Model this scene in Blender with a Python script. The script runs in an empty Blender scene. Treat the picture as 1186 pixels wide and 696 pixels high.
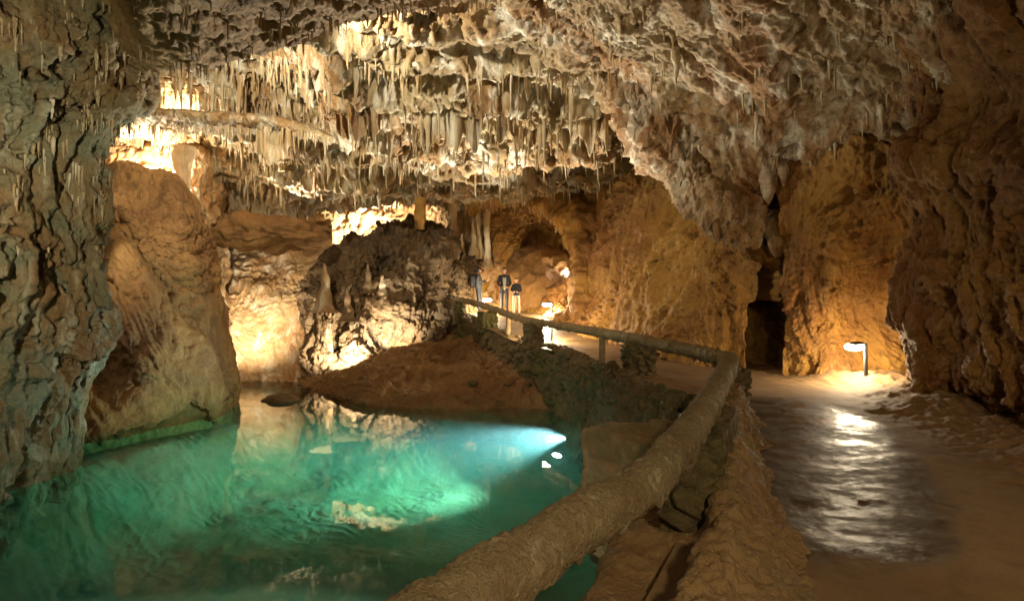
import bpy, bmesh, math, random
import numpy as np
from mathutils import Vector, Matrix
random.seed(7)
RNG = np.random.default_rng(11)
SC = bpy.context.scene
COL = SC.collection
F = 787.0
HZ = 335.0
WATER_Z = -3.2
PATH_Z = -1.75

def W(px, py, d):
    return ((px - 593.0) * d / F, d, (HZ - py) * d / F)
def Wz(px, z, d):
    return ((px - 593.0) * d / F, d, z)

# ------------------------------------------------------------------ noise
_perm = RNG.permutation(256)
_perm = np.concatenate([_perm, _perm, _perm])
_g = RNG.normal(size=(256, 3)); _g /= np.linalg.norm(_g, axis=1)[:, None]
_g = _g.astype(np.float32)

def perlin(p):
    p = np.asarray(p, np.float32)
    i = np.floor(p).astype(np.int64); f = (p - i).astype(np.float32)
    i &= 255
    u = f * f * f * (f * (f * 6 - 15) + 10)
    out = np.zeros(len(p), np.float32)
    for dx in (0, 1):
        wx = u[:, 0] if dx else 1 - u[:, 0]
        hx = _perm[i[:, 0] + dx]
        for dy in (0, 1):
            wy = u[:, 1] if dy else 1 - u[:, 1]
            hy = _perm[hx + i[:, 1] + dy]
            for dz in (0, 1):
                wz = u[:, 2] if dz else 1 - u[:, 2]
                g = _g[_perm[hy + i[:, 2] + dz]]
                dot = g[:, 0] * (f[:, 0] - dx) + g[:, 1] * (f[:, 1] - dy) + g[:, 2] * (f[:, 2] - dz)
                out += wx * wy * wz * dot
    return out * 1.6

def fbm(p, o=4, gain=0.5):
    a, s, t = 1.0, np.zeros(len(p), np.float32), 0.0
    p = np.array(p, np.float32)
    for k in range(o):
        s += a * perlin(p); t += a
        a *= gain; p = p * 2.03 + 17.7
    return s / t

def billow(p, o=3, gain=0.5):
    a, s, t = 1.0, np.zeros(len(p), np.float32), 0.0
    p = np.array(p, np.float32)
    for k in range(o):
        s += a * (1.0 - np.abs(perlin(p)) * 2.0); t += a
        a *= gain; p = p * 2.1 + 9.1
    return -s / t          # creases inwards are at -1, round tops up

def stones(p):
    """F2-F1 of a jittered cell pattern: 0 in the joints, larger on the stones"""
    p = np.asarray(p, np.float32); i = np.floor(p).astype(np.int64)
    f1 = np.full(len(p), 9.0, np.float32); f2 = f1.copy()
    for dx in (-1, 0, 1):
        for dy in (-1, 0, 1):
            for dz in (-1, 0, 1):
                c = i + (dx, dy, dz); m = c & 255
                h = _perm[_perm[_perm[m[:, 0]] + m[:, 1]] + m[:, 2]]
                j = c + .5 + _g[h] * .42
                d = np.sqrt(((j - p) ** 2).sum(1))
                f2 = np.minimum(f2, np.maximum(f1, d)); f1 = np.minimum(f1, d)
    return f2 - f1

def sstep(a, b, x):
    t = np.clip((x - a) / (b - a), 0, 1)
    return t * t * (3 - 2 * t)

# ------------------------------------------------------------------ mesh helpers
def mesh_obj(name, verts, faces, mat=None, parent=None, smooth=True):
    me = bpy.data.meshes.new(name)
    verts = np.asarray(verts, np.float32); faces = np.asarray(faces, np.int32)
    n = faces.shape[1]
    me.vertices.add(len(verts)); me.vertices.foreach_set('co', verts.ravel())
    me.loops.add(faces.size); me.loops.foreach_set('vertex_index', faces.ravel())
    me.polygons.add(len(faces))
    me.polygons.foreach_set('loop_start', np.arange(0, faces.size, n, dtype=np.int32))
    me.polygons.foreach_set('loop_total', np.full(len(faces), n, np.int32))
    me.polygons.foreach_set('use_smooth', np.full(len(faces), smooth, bool))
    me.update(calc_edges=True)
    if mat: me.materials.append(mat)
    o = bpy.data.objects.new(name, me); COL.objects.link(o)
    if parent: o.parent = parent
    return o

def tag(o, label=None, cat=None, group=None, kind=None):
    if label: o['label'] = label
    if cat: o['category'] = cat
    if group: o['group'] = group
    if kind: o['kind'] = kind
    return o

def structure(o, label=None):
    o['kind'] = 'structure'
    if label: o['label'] = label
    return o

def empty(name, loc, rz=0.0):
    o = bpy.data.objects.new(name, None); COL.objects.link(o)
    o.location = loc; o.rotation_euler = (0, 0, rz); o.empty_display_size = 0.2
    return o

def cr(ctrl, n):
    """uniform Catmull-Rom along axis 0 -> n samples"""
    c = np.asarray(ctrl, np.float64); m = len(c)
    c = np.concatenate([2 * c[:1] - c[1:2], c, 2 * c[-1:] - c[-2:-1]])
    t = np.linspace(0, m - 1, n); k = np.minimum(t.astype(int), m - 2); f = t - k
    f = f.reshape((-1,) + (1,) * (c.ndim - 1))
    p0, p1, p2, p3 = c[k], c[k + 1], c[k + 2], c[k + 3]
    return 0.5 * (2 * p1 + (p2 - p0) * f + (2 * p0 - 5 * p1 + 4 * p2 - p3) * f ** 2 + (3 * p1 - p0 - 3 * p2 + p3) * f ** 3)

def grid_normals(G):
    du = np.gradient(G, axis=1); dv = np.gradient(G, axis=0)
    n = np.cross(du, dv); n /= np.linalg.norm(n, axis=2)[:, :, None] + 1e-9
    return n

def grid_faces(nv, nu, wrap=False):
    idx = np.arange(nv * nu).reshape(nv, nu)
    if wrap: idx = np.concatenate([idx, idx[:, :1]], axis=1)
    return np.stack([idx[:-1, :-1], idx[:-1, 1:], idx[1:, 1:], idx[1:, :-1]], axis=-1).reshape(-1, 4)

def pix(P):
    return 593 + P[..., 0] / np.maximum(P[..., 1], .1) * F, HZ - P[..., 2] / np.maximum(P[..., 1], .1) * F

def rock_disp(P, big=.35, drip=.12, lump=.1, fine=.03, sb=.35, sd=1.3, sl=2.0, sf=7.0, zst=.22, pits=.0, seed=0.0, strata=0.0, mas=0.0, sm=3.0, axis=None):
    q = P.astype(np.float32) + seed
    w = np.stack([perlin(q * .5 + 31), perlin(q * .5 + 57), perlin(q * .5 + 83)], 1) * .55
    q = q + w
    D = big * fbm(q * sb, 3)
    if drip:
        ax = np.array(axis if axis else (0, 0, 1), np.float32); ax /= np.linalg.norm(ax)
        qd = q - (1 - zst) * (q @ ax)[:, None] * ax
        D = D + drip * (billow(qd * sd, 3, .55) + .5)
    if lump:
        D = D + lump * (-billow(q * sl, 3, .5) - .5) * (0.4 + sstep(-.3, .4, fbm(q * .45 + 5, 2)))
    if strata:
        k = np.array([.35, .35, 2.2], np.float32)
        D = D + strata * fbm(q * k, 3)
    if pits:
        h = fbm(q * np.array([1.1, 1.1, 1.5], np.float32) + 40, 4, .6)
        D = D - pits * sstep(.12, .42, h)
    if mas:
        D = D + mas * (sstep(.0, .3, stones(q * np.array([sm, sm, sm * 1.7], np.float32))) - .6)
    if fine:
        D = D + fine * fbm(q * sf, 3, .6)
    return D

def patch(name, ctrl, nu, nv, mat, flip=False, disp=None, pre=None, post=None, parent=None, two=True, ret=False, wrap=False):
    """ctrl: rows x cols of 3-D points -> rough rock sheet"""
    C = np.asarray(ctrl, np.float64)
    G = cr(C, nv)
    G = np.swapaxes(cr(np.swapaxes(G, 0, 1), nu), 0, 1)
    if pre is not None: G = pre(G)
    sgn = -1.0 if flip else 1.0
    if disp is not None:
        N = grid_normals(G) * sgn
        d1 = dict(disp); fine = d1.pop('fine', .03); lump = d1.pop('lump', .1)
        D = rock_disp(G.reshape(-1, 3), lump=0, fine=0, **d1).reshape(nv, nu)
        G = G + N * D[:, :, None]
        N = grid_normals(G) * sgn
        d2 = {k: v for k, v in d1.items() if k in ('sl', 'sf', 'seed')}
        D = rock_disp(G.reshape(-1, 3), big=0, drip=0, lump=lump, fine=fine, **d2).reshape(nv, nu)
        G = G + N * D[:, :, None]
    if post is not None: G = post(G)
    f = grid_faces(nv, nu)
    if flip: f = f[:, ::-1]
    o = mesh_obj(name, G.reshape(-1, 3), f, mat, parent)
    return (o, G) if ret else o

def blob(name, loc, size, mat, seed, rot=0.0, nu=90, nv=60, amp=1.0, parent=None, flat=0.0, boxy=0.0, disp=None):
    """a closed boulder"""
    th = np.linspace(0, 2 * np.pi, nu, endpoint=False); ph = np.linspace(.02, np.pi - .02, nv)
    T, H = np.meshgrid(th, ph)
    S = np.stack([np.cos(T) * np.sin(H), np.sin(T) * np.sin(H), np.cos(H)], -1)
    if boxy:
        m = np.max(np.abs(S), axis=-1, keepdims=True); S = S * (1 - boxy) + (S / m) * boxy * .85
    P = S * np.array(size)
    c, s = math.cos(rot), math.sin(rot)
    P = P @ np.array([[c, s, 0], [-s, c, 0], [0, 0, 1]])
    N = S / np.linalg.norm(S, axis=-1, keepdims=True)
    m = float(np.mean(size))
    dd = dict(big=.35 * m * amp, drip=0, lump=.16 * m * amp, fine=.05 * m * amp, sb=.9 / m, sl=1.6 / m, sf=5 / m, seed=seed)
    if disp: dd.update(disp)
    D = rock_disp(P.reshape(-1, 3) + np.array(loc) * .01, **dd).reshape(nv, nu)
    P = P + N * D[..., None]
    v = P.reshape(-1, 3)
    top = v[:nu].mean(0); bot = v[-nu:].mean(0)
    f = grid_faces(nv, nu, True)[:, ::-1]
    n = len(v); v = np.vstack([v, top, bot])
    i = np.arange(nu); j = (i + 1) % nu
    cap1 = np.stack([np.full(nu, n), i, j, j], 1); cap2 = np.stack([np.full(nu, n + 1), (nv - 1) * nu + j, (nv - 1) * nu + i, (nv - 1) * nu + i], 1)
    me = bpy.data.meshes.new(name)
    me.from_pydata(v.tolist(), [], f.tolist() + [list(c[:3]) for c in cap1.tolist()] + [list(c[:3]) for c in cap2.tolist()])
    me.polygons.foreach_set('use_smooth', np.ones(len(me.polygons), bool)); me.update()
    if mat: me.materials.append(mat)
    o = bpy.data.objects.new(name, me); COL.objects.link(o); o.location = loc
    if parent: o.parent = parent
    return o

def sweep(name, pts, rad, mat, seg=14, n=60, seed=0.0, amp=.1, parent=None, squash=1.0, sf=6.0, zdrip=0.0, hair=0.0):
    """closed rough tube along pts with radii rad"""
    C = cr(np.asarray(pts, float), n); R = cr(np.asarray(rad, float).reshape(-1, 1), n)[:, 0]
    T = np.gradient(C, axis=0); T /= np.linalg.norm(T, axis=1)[:, None]
    up = np.array([0, 0, 1.0]) if abs(T[:, 2]).mean() < .8 else np.array([0, 1.0, 0])
    A = np.cross(T, up); A /= np.linalg.norm(A, axis=1)[:, None]; B = np.cross(A, T)
    a = np.linspace(0, 2 * np.pi, seg, endpoint=False)
    N = A[:, None] * np.cos(a)[None, :, None] + B[:, None] * np.sin(a)[None, :, None] * squash
    P = C[:, None] + N * R[:, None, None]
    q = P.reshape(-1, 3) + seed
    D = (fbm(q * sf * .35, 2) * .8 + fbm(q * sf, 3, .6) * .6 + hair * fbm(q * sf * np.array([4, 4, 1.6]), 3, .7)).reshape(n, seg)
    P = P + N * (D * amp * R[:, None])[..., None]
    if zdrip:
        low = sstep(.1, -.6, np.sin(a))[None, :] * np.maximum(0, fbm(q * np.array([9, 9, 1.5]), 2).reshape(n, seg))
        P[..., 2] -= zdrip * low
    v = np.vstack([P.reshape(-1, 3), C[0], C[-1]])
    f = grid_faces(n, seg, True).tolist()
    k = n * seg
    for i in range(seg):
        j = (i + 1) % seg
        f.append([k, j, i]); f.append([k + 1, (n - 1) * seg + i, (n - 1) * seg + j])
    me = bpy.data.meshes.new(name); me.from_pydata(v.tolist(), [], f)
    me.polygons.foreach_set('use_smooth', np.ones(len(me.polygons), bool)); me.update()
    if mat: me.materials.append(mat)
    o = bpy.data.objects.new(name, me); COL.objects.link(o)
    if parent: o.parent = parent
    return o

# ------------------------------------------------------------------ materials
def newmat(name):
    m = bpy.data.materials.new(name); m.use_nodes = True
    nt = m.node_tree; nt.nodes.clear()
    return m, nt

class NB:
    def __init__(s, nt): s.nt = nt
    def n(s, t, **kw):
        x = s.nt.nodes.new(t)
        for k, v in kw.items():
            if k.startswith('i_'):
                x.inputs[k[2:]].default_value = v
            else: setattr(x, k, v)
        return x
    def l(s, a, b): s.nt.links.new(a, b)
    def math(s, op, a, b=None):
        x = s.n('ShaderNodeMath', operation=op)
        for i, v in enumerate((a, b)):
            if v is None: continue
            if isinstance(v, (int, float)): x.inputs[i].default_value = v
            else: s.l(v, x.inputs[i])
        return x.outputs[0]
    def noise(s, vec, scale, detail=6, rough=.55, dist=0.0):
        x = s.n('ShaderNodeTexNoise'); x.inputs['Scale'].default_value = scale; x.inputs['Detail'].default_value = detail
        x.inputs['Roughness'].default_value = rough; x.inputs['Distortion'].default_value = dist
        s.l(vec, x.inputs['Vector']); return x.outputs['Fac']
    def ramp(s, fac, lo, hi):
        x = s.n('ShaderNodeMapRange', interpolation_type='SMOOTHSTEP'); x.inputs[1].default_value = lo; x.inputs[2].default_value = hi
        s.l(fac, x.inputs[0]); return x.outputs[0]
    def mix(s, fac, a, b):
        x = s.n('ShaderNodeMix', data_type='RGBA')
        for sock, v in ((x.inputs[0], fac), (x.inputs[6], a), (x.inputs[7], b)):
            if isinstance(v, (int, float)): sock.default_value = v
            elif isinstance(v, tuple): sock.default_value = (*v, 1)
            else: s.l(v, sock)
        return x.outputs[2]
    def mapping(s, vec, sc):
        x = s.n('ShaderNodeMapping'); x.inputs['Scale'].default_value = sc; s.l(vec, x.inputs['Vector']); return x.outputs[0]

def rock_mat(name, base, pale, dark, accent=None, pale_amt=.5, dark_amt=.5, zst=.25, rough=.75, bump=.6, scale=1.0, streak=1.0, green=None, wet=.0, crack=.25):
    m, nt = newmat(name); b = NB(nt)
    geo = b.n('ShaderNodeNewGeometry'); pos = geo.outputs['Position']
    st = b.mapping(pos, (scale, scale, scale * zst))
    n1 = b.noise(pos, .45 * scale, 5, .6, .4)
    n2 = b.noise(st, 1.6, 8, .62, .6)
    n3 = b.noise(pos, 3.1 * scale, 8, .65, .3)
    n4 = b.noise(st, 5.5, 6, .6, .2)
    n5 = b.noise(pos, 19 * scale, 6, .7)
    c = b.mix(b.ramp(n1, .35, .65), base, accent or tuple(x * .75 for x in base))
    lo = .74 - .4 * pale_amt
    c = b.mix(b.math('MULTIPLY', b.ramp(n2, lo, lo + .2), streak), c, pale)
    c = b.mix(b.math('MULTIPLY', b.ramp(n4, .5, .72), .55 * streak * pale_amt), c, pale)
    lo = .78 - .36 * dark_amt
    c = b.mix(b.math('MULTIPLY', b.ramp(n3, lo, lo + .16), .85), c, dark)
    if green:
        n6 = b.noise(pos, .8, 5, .6)
        c = b.mix(b.ramp(n6, .45, .65), c, green)
    c = b.mix(b.math('MULTIPLY', b.ramp(n5, .5, .75), .35), c, tuple(x * .45 for x in dark))
    n7 = b.noise(b.mapping(pos, (scale, scale, scale * (zst * .5 + .5))), 2.4, 7, .6, 1.1)
    cr_ = b.ramp(b.math('ABSOLUTE', b.math('SUBTRACT', n7, .5)), .028, .004)
    c = b.mix(b.math('MULTIPLY', b.math('MULTIPLY', cr_, b.ramp(n1, .42, .6)), crack), c, tuple(x * .4 for x in dark))
    p = b.n('ShaderNodeBsdfPrincipled')
    b.l(c, p.inputs['Base Color'])
    r = b.n('ShaderNodeMapRange'); r.inputs[3].default_value = max(.1, rough - .2 - wet); r.inputs[4].default_value = rough + .12; b.l(n3, r.inputs[0])
    b.l(r.outputs[0], p.inputs['Roughness'])
    p.inputs['Specular IOR Level'].default_value = .35
    h = b.math('SUBTRACT', b.math('ADD', b.math('MULTIPLY', n3, .6), b.math('ADD', b.math('MULTIPLY', n4, .55), b.math('MULTIPLY', n5, .36))), b.math('MULTIPLY', cr_, .12 * crack))
    bp = b.n('ShaderNodeBump'); bp.inputs['Strength'].default_value = bump; bp.inputs['Distance'].default_value = .16
    b.l(h, bp.inputs['Height']); b.l(bp.outputs[0], p.inputs['Normal'])
    o = b.n('ShaderNodeOutputMaterial'); b.l(p.outputs[0], o.inputs[0])
    return m

def plain(name, col, rough=.6, metal=0.0, bump=0.0, var=.25, sc=12):
    m, nt = newmat(name); b = NB(nt)
    geo = b.n('ShaderNodeTexCoord')
    n = b.noise(geo.outputs['Object'], sc, 5, .6)
    c = b.mix(n, tuple(x * (1 - var) for x in col), tuple(min(1, x * (1 + var)) for x in col))
    p = b.n('ShaderNodeBsdfPrincipled'); b.l(c, p.inputs['Base Color']); p.inputs['Roughness'].default_value = rough; p.inputs['Metallic'].default_value = metal
    if bump:
        bp = b.n('ShaderNodeBump'); bp.inputs['Strength'].default_value = bump; bp.inputs['Distance'].default_value = .03
        b.l(n, bp.inputs['Height']); b.l(bp.outputs[0], p.inputs['Normal'])
    o = b.n('ShaderNodeOutputMaterial'); b.l(p.outputs[0], o.inputs[0])
    return m

def glow(name, col, s):
    m, nt = newmat(name); b = NB(nt)
    e = b.n('ShaderNodeEmission'); e.inputs[0].default_value = (*col, 1); e.inputs[1].default_value = s
    o = b.n('ShaderNodeOutputMaterial'); b.l(e.outputs[0], o.inputs[0]); return m

M = {}
M['ceil'] = rock_mat('cream_limestone', (.36, .26, .12), (.66, .59, .43), (.10, .07, .032), (.29, .155, .05), .66, .5, .28, bump=.95)
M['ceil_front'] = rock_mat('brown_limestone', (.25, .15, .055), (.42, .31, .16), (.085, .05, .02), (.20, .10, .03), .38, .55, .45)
M['left'] = rock_mat('grey_green_limestone', (.21, .145, .06), (.46, .42, .28), (.06, .042, .02), (.22, .11, .035), .62, .62, .28, green=(.17, .165, .09), bump=.9)
M['mound'] = rock_mat('ochre_flowstone', (.30, .155, .045), (.36, .215, .09), (.085, .045, .017), (.18, .085, .024), .38, .56, .3, bump=.9)
M['back'] = rock_mat('pale_flowstone', (.44, .29, .13), (.66, .54, .36), (.14, .085, .04), (.36, .18, .06), .6, .4, .2)
M['ridge'] = rock_mat('dark_rock', (.10, .065, .03), (.30, .23, .14), (.03, .021, .012), (.14, .08, .03), .2, .66, .35, wet=.2)
M['orange'] = rock_mat('orange_rock', (.38, .195, .033), (.50, .34, .13), (.10, .052, .016), (.25, .105, .022), .42, .62, .25, bump=.9)
M['hang'] = rock_mat('tan_limestone', (.29, .19, .08), (.56, .47, .32), (.085, .055, .025), (.25, .115, .03), .62, .58, .3, bump=.95)
M['right'] = rock_mat('red_brown_rock', (.27, .135, .028), (.40, .26, .10), (.085, .042, .012), (.19, .075, .015), .4, .6, .28, bump=.9)
M['mud'] = rock_mat('brown_mud', (.22, .12, .042), (.29, .18, .08), (.09, .05, .02), (.17, .085, .03), .3, .45, 1.0, wet=.15, scale=1.6)
M['wallstone'] = rock_mat('mossy_masonry', (.13, .085, .035), (.26, .18, .085), (.035, .024, .012), (.10, .07, .022), .3, .65, .6, scale=2.0, green=(.085, .07, .018))
M['mortar'] = rock_mat('ochre_mortar', (.29, .175, .07), (.40, .28, .14), (.10, .058, .024), (.22, .115, .04), .42, .5, .35, scale=2.2, green=(.17, .125, .045))
M['log'] = rock_mat('mossy_log', (.33, .235, .11), (.50, .41, .24), (.12, .08, .035), (.27, .175, .075), .55, .48, .6, scale=6.0, bump=.8)
M['tite'] = rock_mat('calcite', (.45, .35, .19), (.70, .62, .46), (.18, .12, .055), (.34, .21, .085), .55, .35, .25, scale=2.0)

# path: damp packed earth with a wet patch of dark slab
def path_mat():
    m, nt = newmat('damp_path'); b = NB(nt)
    geo = b.n('ShaderNodeNewGeometry'); pos = geo.outputs['Position']
    n1 = b.noise(pos, .7, 6, .6, .3); n2 = b.noise(pos, 4, 8, .65); n3 = b.noise(pos, 30, 5, .7)
    c = b.mix(b.ramp(n1, .3, .7), (.235, .14, .058), (.17, .095, .038))
    c = b.mix(b.math('MULTIPLY', b.ramp(n2, .5, .7), .6), c, (.13, .065, .025))
    sep = b.n('ShaderNodeSeparateXYZ'); b.l(pos, sep.inputs[0])
    # wet slab: slanted ellipse  centre (2.95,7.2)
    u = b.math('SUBTRACT', b.math('SUBTRACT', sep.outputs[0], 2.75), b.math('MULTIPLY', b.math('SUBTRACT', sep.outputs[1], 6.6), .33))
    v = b.math('SUBTRACT', sep.outputs[1], 7.6)
    e = b.math('ADD', b.math('POWER', b.math('DIVIDE', b.math('ABSOLUTE', u), 1.25), 2.6), b.math('POWER', b.math('DIVIDE', b.math('ABSOLUTE', v), 3.25), 2.6))
    e = b.math('ADD', e, b.math('ADD', b.math('MULTIPLY', b.math('SUBTRACT', n1, .5), 1.6), b.math('MULTIPLY', b.math('SUBTRACT', n2, .5), .9)))
    wet = b.n('ShaderNodeMapRange', interpolation_type='SMOOTHSTEP'); wet.inputs[1].default_value = 1.3; wet.inputs[2].default_value = .8; b.l(e, wet.inputs[0])
    far = b.ramp(sep.outputs[1], 13.0, 17.0)
    wetf = b.math('MAXIMUM', wet.outputs[0], b.math('MULTIPLY', far, .85))
    pool = b.ramp(b.noise(b.mapping(pos, (1.2, 1.6, 1)), 1.9, 8, .68, .3), .4, .58)
    wet2 = b.math('MULTIPLY', wetf, b.math('ADD', b.math('MULTIPLY', pool, .55), .45))
    c = b.mix(wet.outputs[0], c, (.075, .047, .022))
    c = b.mix(b.math('MULTIPLY', b.ramp(n3, .5, .7), .3), c, (.06, .035, .015))
    p = b.n('ShaderNodeBsdfPrincipled'); b.l(c, p.inputs['Base Color'])
    r = b.n('ShaderNodeMapRange'); p.inputs['Specular IOR Level'].default_value = .4; r.inputs[3].default_value = .85; r.inputs[4].default_value = .36; b.l(wet2, r.inputs[0]); b.l(r.outputs[0], p.inputs['Roughness'])
    h = b.math('ADD', b.math('MULTIPLY', n2, .7), b.math('MULTIPLY', n3, .35))
    bp = b.n('ShaderNodeBump'); bp.inputs['Strength'].default_value = .24; bp.inputs['Distance'].default_value = .05
    b.l(h, bp.inputs['Height']); b.l(bp.outputs[0], p.inputs['Normal'])
    o = b.n('ShaderNodeOutputMaterial'); b.l(p.outputs[0], o.inputs[0]); return m
M['path'] = path_mat()

def floor_mat():
    m, nt = newmat('pool_sand'); b = NB(nt)
    geo = b.n('ShaderNodeNewGeometry'); pos = geo.outputs['Position']
    n1 = b.noise(pos, .5, 5, .6, .5); n2 = b.noise(pos, 5, 6, .6)
    c = b.mix(b.ramp(n1, .35, .7), (.27, .29, .20), (.18, .20, .09))
    c = b.mix(b.math('MULTIPLY', b.ramp(n2, .5, .7), .5), c, (.12, .18, .08))
    p = b.n('ShaderNodeBsdfPrincipled'); b.l(c, p.inputs['Base Color']); p.inputs['Roughness'].default_value = .9
    o = b.n('ShaderNodeOutputMaterial'); b.l(p.outputs[0], o.inputs[0]); return m
M['pool'] = floor_mat()

def water_mat():
    m, nt = newmat('pool_water'); b = NB(nt)
    geo = b.n('ShaderNodeNewGeometry'); pos = geo.outputs['Position']
    n = b.noise(b.mapping(pos, (1, .6, 1)), 2.2, 3, .5)
    bp = b.n('ShaderNodeBump'); bp.inputs['Strength'].default_value = .02; bp.inputs['Distance'].default_value = .1; b.l(n, bp.inputs['Height'])
    t = b.n('ShaderNodeBsdfTransparent'); t.inputs[0].default_value = (.97, 1, .99, 1)
    g = b.n('ShaderNodeBsdfGlossy'); g.inputs['Roughness'].default_value = .012; b.l(bp.outputs[0], g.inputs['Normal'])
    fr = b.n('ShaderNodeFresnel'); fr.inputs[0].default_value = 1.33; b.l(bp.outputs[0], fr.inputs['Normal'])
    mx = b.n('ShaderNodeMixShader'); b.l(fr.outputs[0], mx.inputs[0]); b.l(t.outputs[0], mx.inputs[1]); b.l(g.outputs[0], mx.inputs[2])
    ab = b.n('ShaderNodeVolumeAbsorption'); ab.inputs[0].default_value = (.34, .80, .68, 1); ab.inputs[1].default_value = .34
    sc = b.n('ShaderNodeVolumeScatter'); sc.inputs[0].default_value = (.5, .9, .95, 1); sc.inputs[1].default_value = .042; sc.inputs[2].default_value = .35
    ad = b.n('ShaderNodeAddShader'); b.l(ab.outputs[0], ad.inputs[0]); b.l(sc.outputs[0], ad.inputs[1])
    o = b.n('ShaderNodeOutputMaterial'); b.l(mx.outputs[0], o.inputs['Surface']); b.l(ad.outputs[0], o.inputs['Volume'])
    return m
M['water'] = water_mat()
M['metal'] = plain('dark_metal', (.05, .045, .04), .5, .6)
M['lamp'] = glow('lamp_glass', (1, .86, .62), 60)
M['lamp_cool'] = glow('underwater_lens', (.8, .95, 1), 25)

# ------------------------------------------------------------------ the rock shell
GR = {}
# front roof with its lip
def ceil_front():
    px = [-350, -100, 90, 165, 240, 320, 400, 480, 560, 680, 900]
    zl = [6.6, 6.3, 4.9, 3.8, 3.7, 4.05, 4.35, 4.75, 5.15, 5.8, 6.2]
    dl = [10.5, 10.5, 10.9, 11.0, 11.0, 11.2, 11.4, 11.7, 12, 12.4, 12.4]
    rows = []
    for k, (d, f) in enumerate(((2.0, .72), (5.0, .86), (8.0, .95))):
        rows.append([Wz(p, z * f + .35 * (1 - f) * 4, d) if False else Wz(p, z * f, d) for p, z in zip(px, zl)])
    rows.append([Wz(p, z * .99, d - 1) for p, z, d in zip(px, zl, dl)])
    rows.append([Wz(p, z, d) for p, z, d in zip(px, zl, dl)])
    rows.append([Wz(p, z + .7, d + .35) for p, z, d in zip(px, zl, dl)])
    rows.append([Wz(p, z + 2.2, d + .9) for p, z, d in zip(px, zl, dl)])
    return rows
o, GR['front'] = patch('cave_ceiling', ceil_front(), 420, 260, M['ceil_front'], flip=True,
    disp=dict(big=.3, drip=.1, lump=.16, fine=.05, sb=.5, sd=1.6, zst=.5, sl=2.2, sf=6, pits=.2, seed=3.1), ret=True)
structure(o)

def terrace(G):
    P = G.reshape(-1, 3); q = P.copy(); q[:, 2] = 0
    t = P[:, 1] * .52 + 1.0 * fbm(q * .22 + 4.2, 3) + .28 * fbm(q * 1.1 + 8, 2)
    s = t - np.floor(t)
    amp = 1.0 * sstep(12.5, 15, P[:, 1]) * (1 - .6 * sstep(-4.6, -6.2, P[:, 0]) * sstep(22.5, 21, P[:, 1])) * (1 - .5 * sstep(23, 26, P[:, 1])) * (.5 + .8 * sstep(-.3, .3, fbm(q * .3 + 77, 2)))
    z = np.where(s < .72, s / .72, 1 - sstep(.72, 1.0, s)) - .5
    P = P.copy(); P[:, 2] += amp * z
    t2 = P[:, 1] * 1.7 + 2.0 * fbm(q * .5 + 14.2, 3)
    s2 = t2 - np.floor(t2)
    P[:, 2] += .24 * (np.where(s2 < .7, s2 / .7, 1 - sstep(.7, 1.0, s2)) - .5)
    return P.reshape(G.shape)

px = [90, 160, 230, 300, 370, 460, 560, 650, 740, 820]
prof = [(12.4, [6.0, 6.2, 6.2, 6.1, 5.9, 5.6, 5.6, 5.6, 5.6, 5.6]), (14.5, [6.2, 6.3, 6.3, 6.1, 5.7, 5.3, 5.4, 5.4, 5.4, 5.4]),
        (17, [6.3, 6.4, 6.4, 6.1, 5.4, 4.75, 4.7, 4.6, 4.5, 4.5]),
        (19.2, [6.3, 6.3, 6.3, 5.9, 5.05, 4.25, 4.15, 4.1, 4.3, 4.3]),
        (20.3, [6.0, 6.0, 5.9, 5.4, 4.65, 4.05, 4.0, 4.0, 4.2, 4.2]),
        (21.3, [5.3, 5.2, 5.1, 4.7, 4.3, 3.95, 3.9, 3.9, 4.2, 4.2]),
        (23, [5.2, 5.1, 4.5, 3.9, 3.8, 3.8, 3.8, 3.9, 4.2, 4.2]),
        (25, [5.2, 4.9, 3.8, 3.05, 3.45, 3.75, 3.8, 3.9, 4.2, 4.2]),
        (27.5, [5.0, 4.6, 3.2, 2.6, 3.45, 3.75, 3.7, 3.7, 4.2, 4.2]),
        (30.5, [5, 4.5, 3.0, 2.6, 3.7, 3.8, 3.7, 3.6, 4.2, 4.2])]
o, GR['main'] = patch('cave_ceiling', [[Wz(p, z, d) for p, z in zip(px, zs)] for d, zs in prof], 520, 700, M['ceil'], flip=True, pre=terrace,
    disp=dict(big=.3, drip=.24, lump=.08, fine=.05, sb=.5, sd=1.9, zst=.16, sl=3.2, sf=7, pits=.3, seed=13.1), ret=True)
structure(o)

# near left rock mass
sil = [(-140, 250, 11), (0, 205, 11.2), (45, 172, 11.3), (85, 163, 11.5), (115, 160, 11.6), (140, 143, 11.6), (165, 129, 11.6), (200, 123, 11.7), (260, 122, 11.7),
       (330, 123, 11.7), (385, 121, 11.8), (425, 106, 11.9), (470, 95, 12), (530, 89, 12.1), (575, 85, 12.2), (660, 82, 12.2)]
rows = []
for py, s, d in sil:
    rows.append([W(-420, py, 6.0), W(-250, py, 7.6), W(-120, py, 9.0), W(-10, py, 10.0), W(s * .5, py, d - .75), W(s * .85, py, d - .25), W(s, py, d + .35), W(s - 4, py, d + 1.3), W(s - 40, py, d + 2.6)])
o, GR['left'] = patch('cave_wall', rows, 400, 420, M['left'], flip=True,
    disp=dict(big=.35, drip=.34, lump=.14, fine=.06, sb=.55, sd=1.3, zst=.2, sl=2.0, sf=7, pits=.3, seed=23.1), ret=True)
structure(o)

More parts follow.
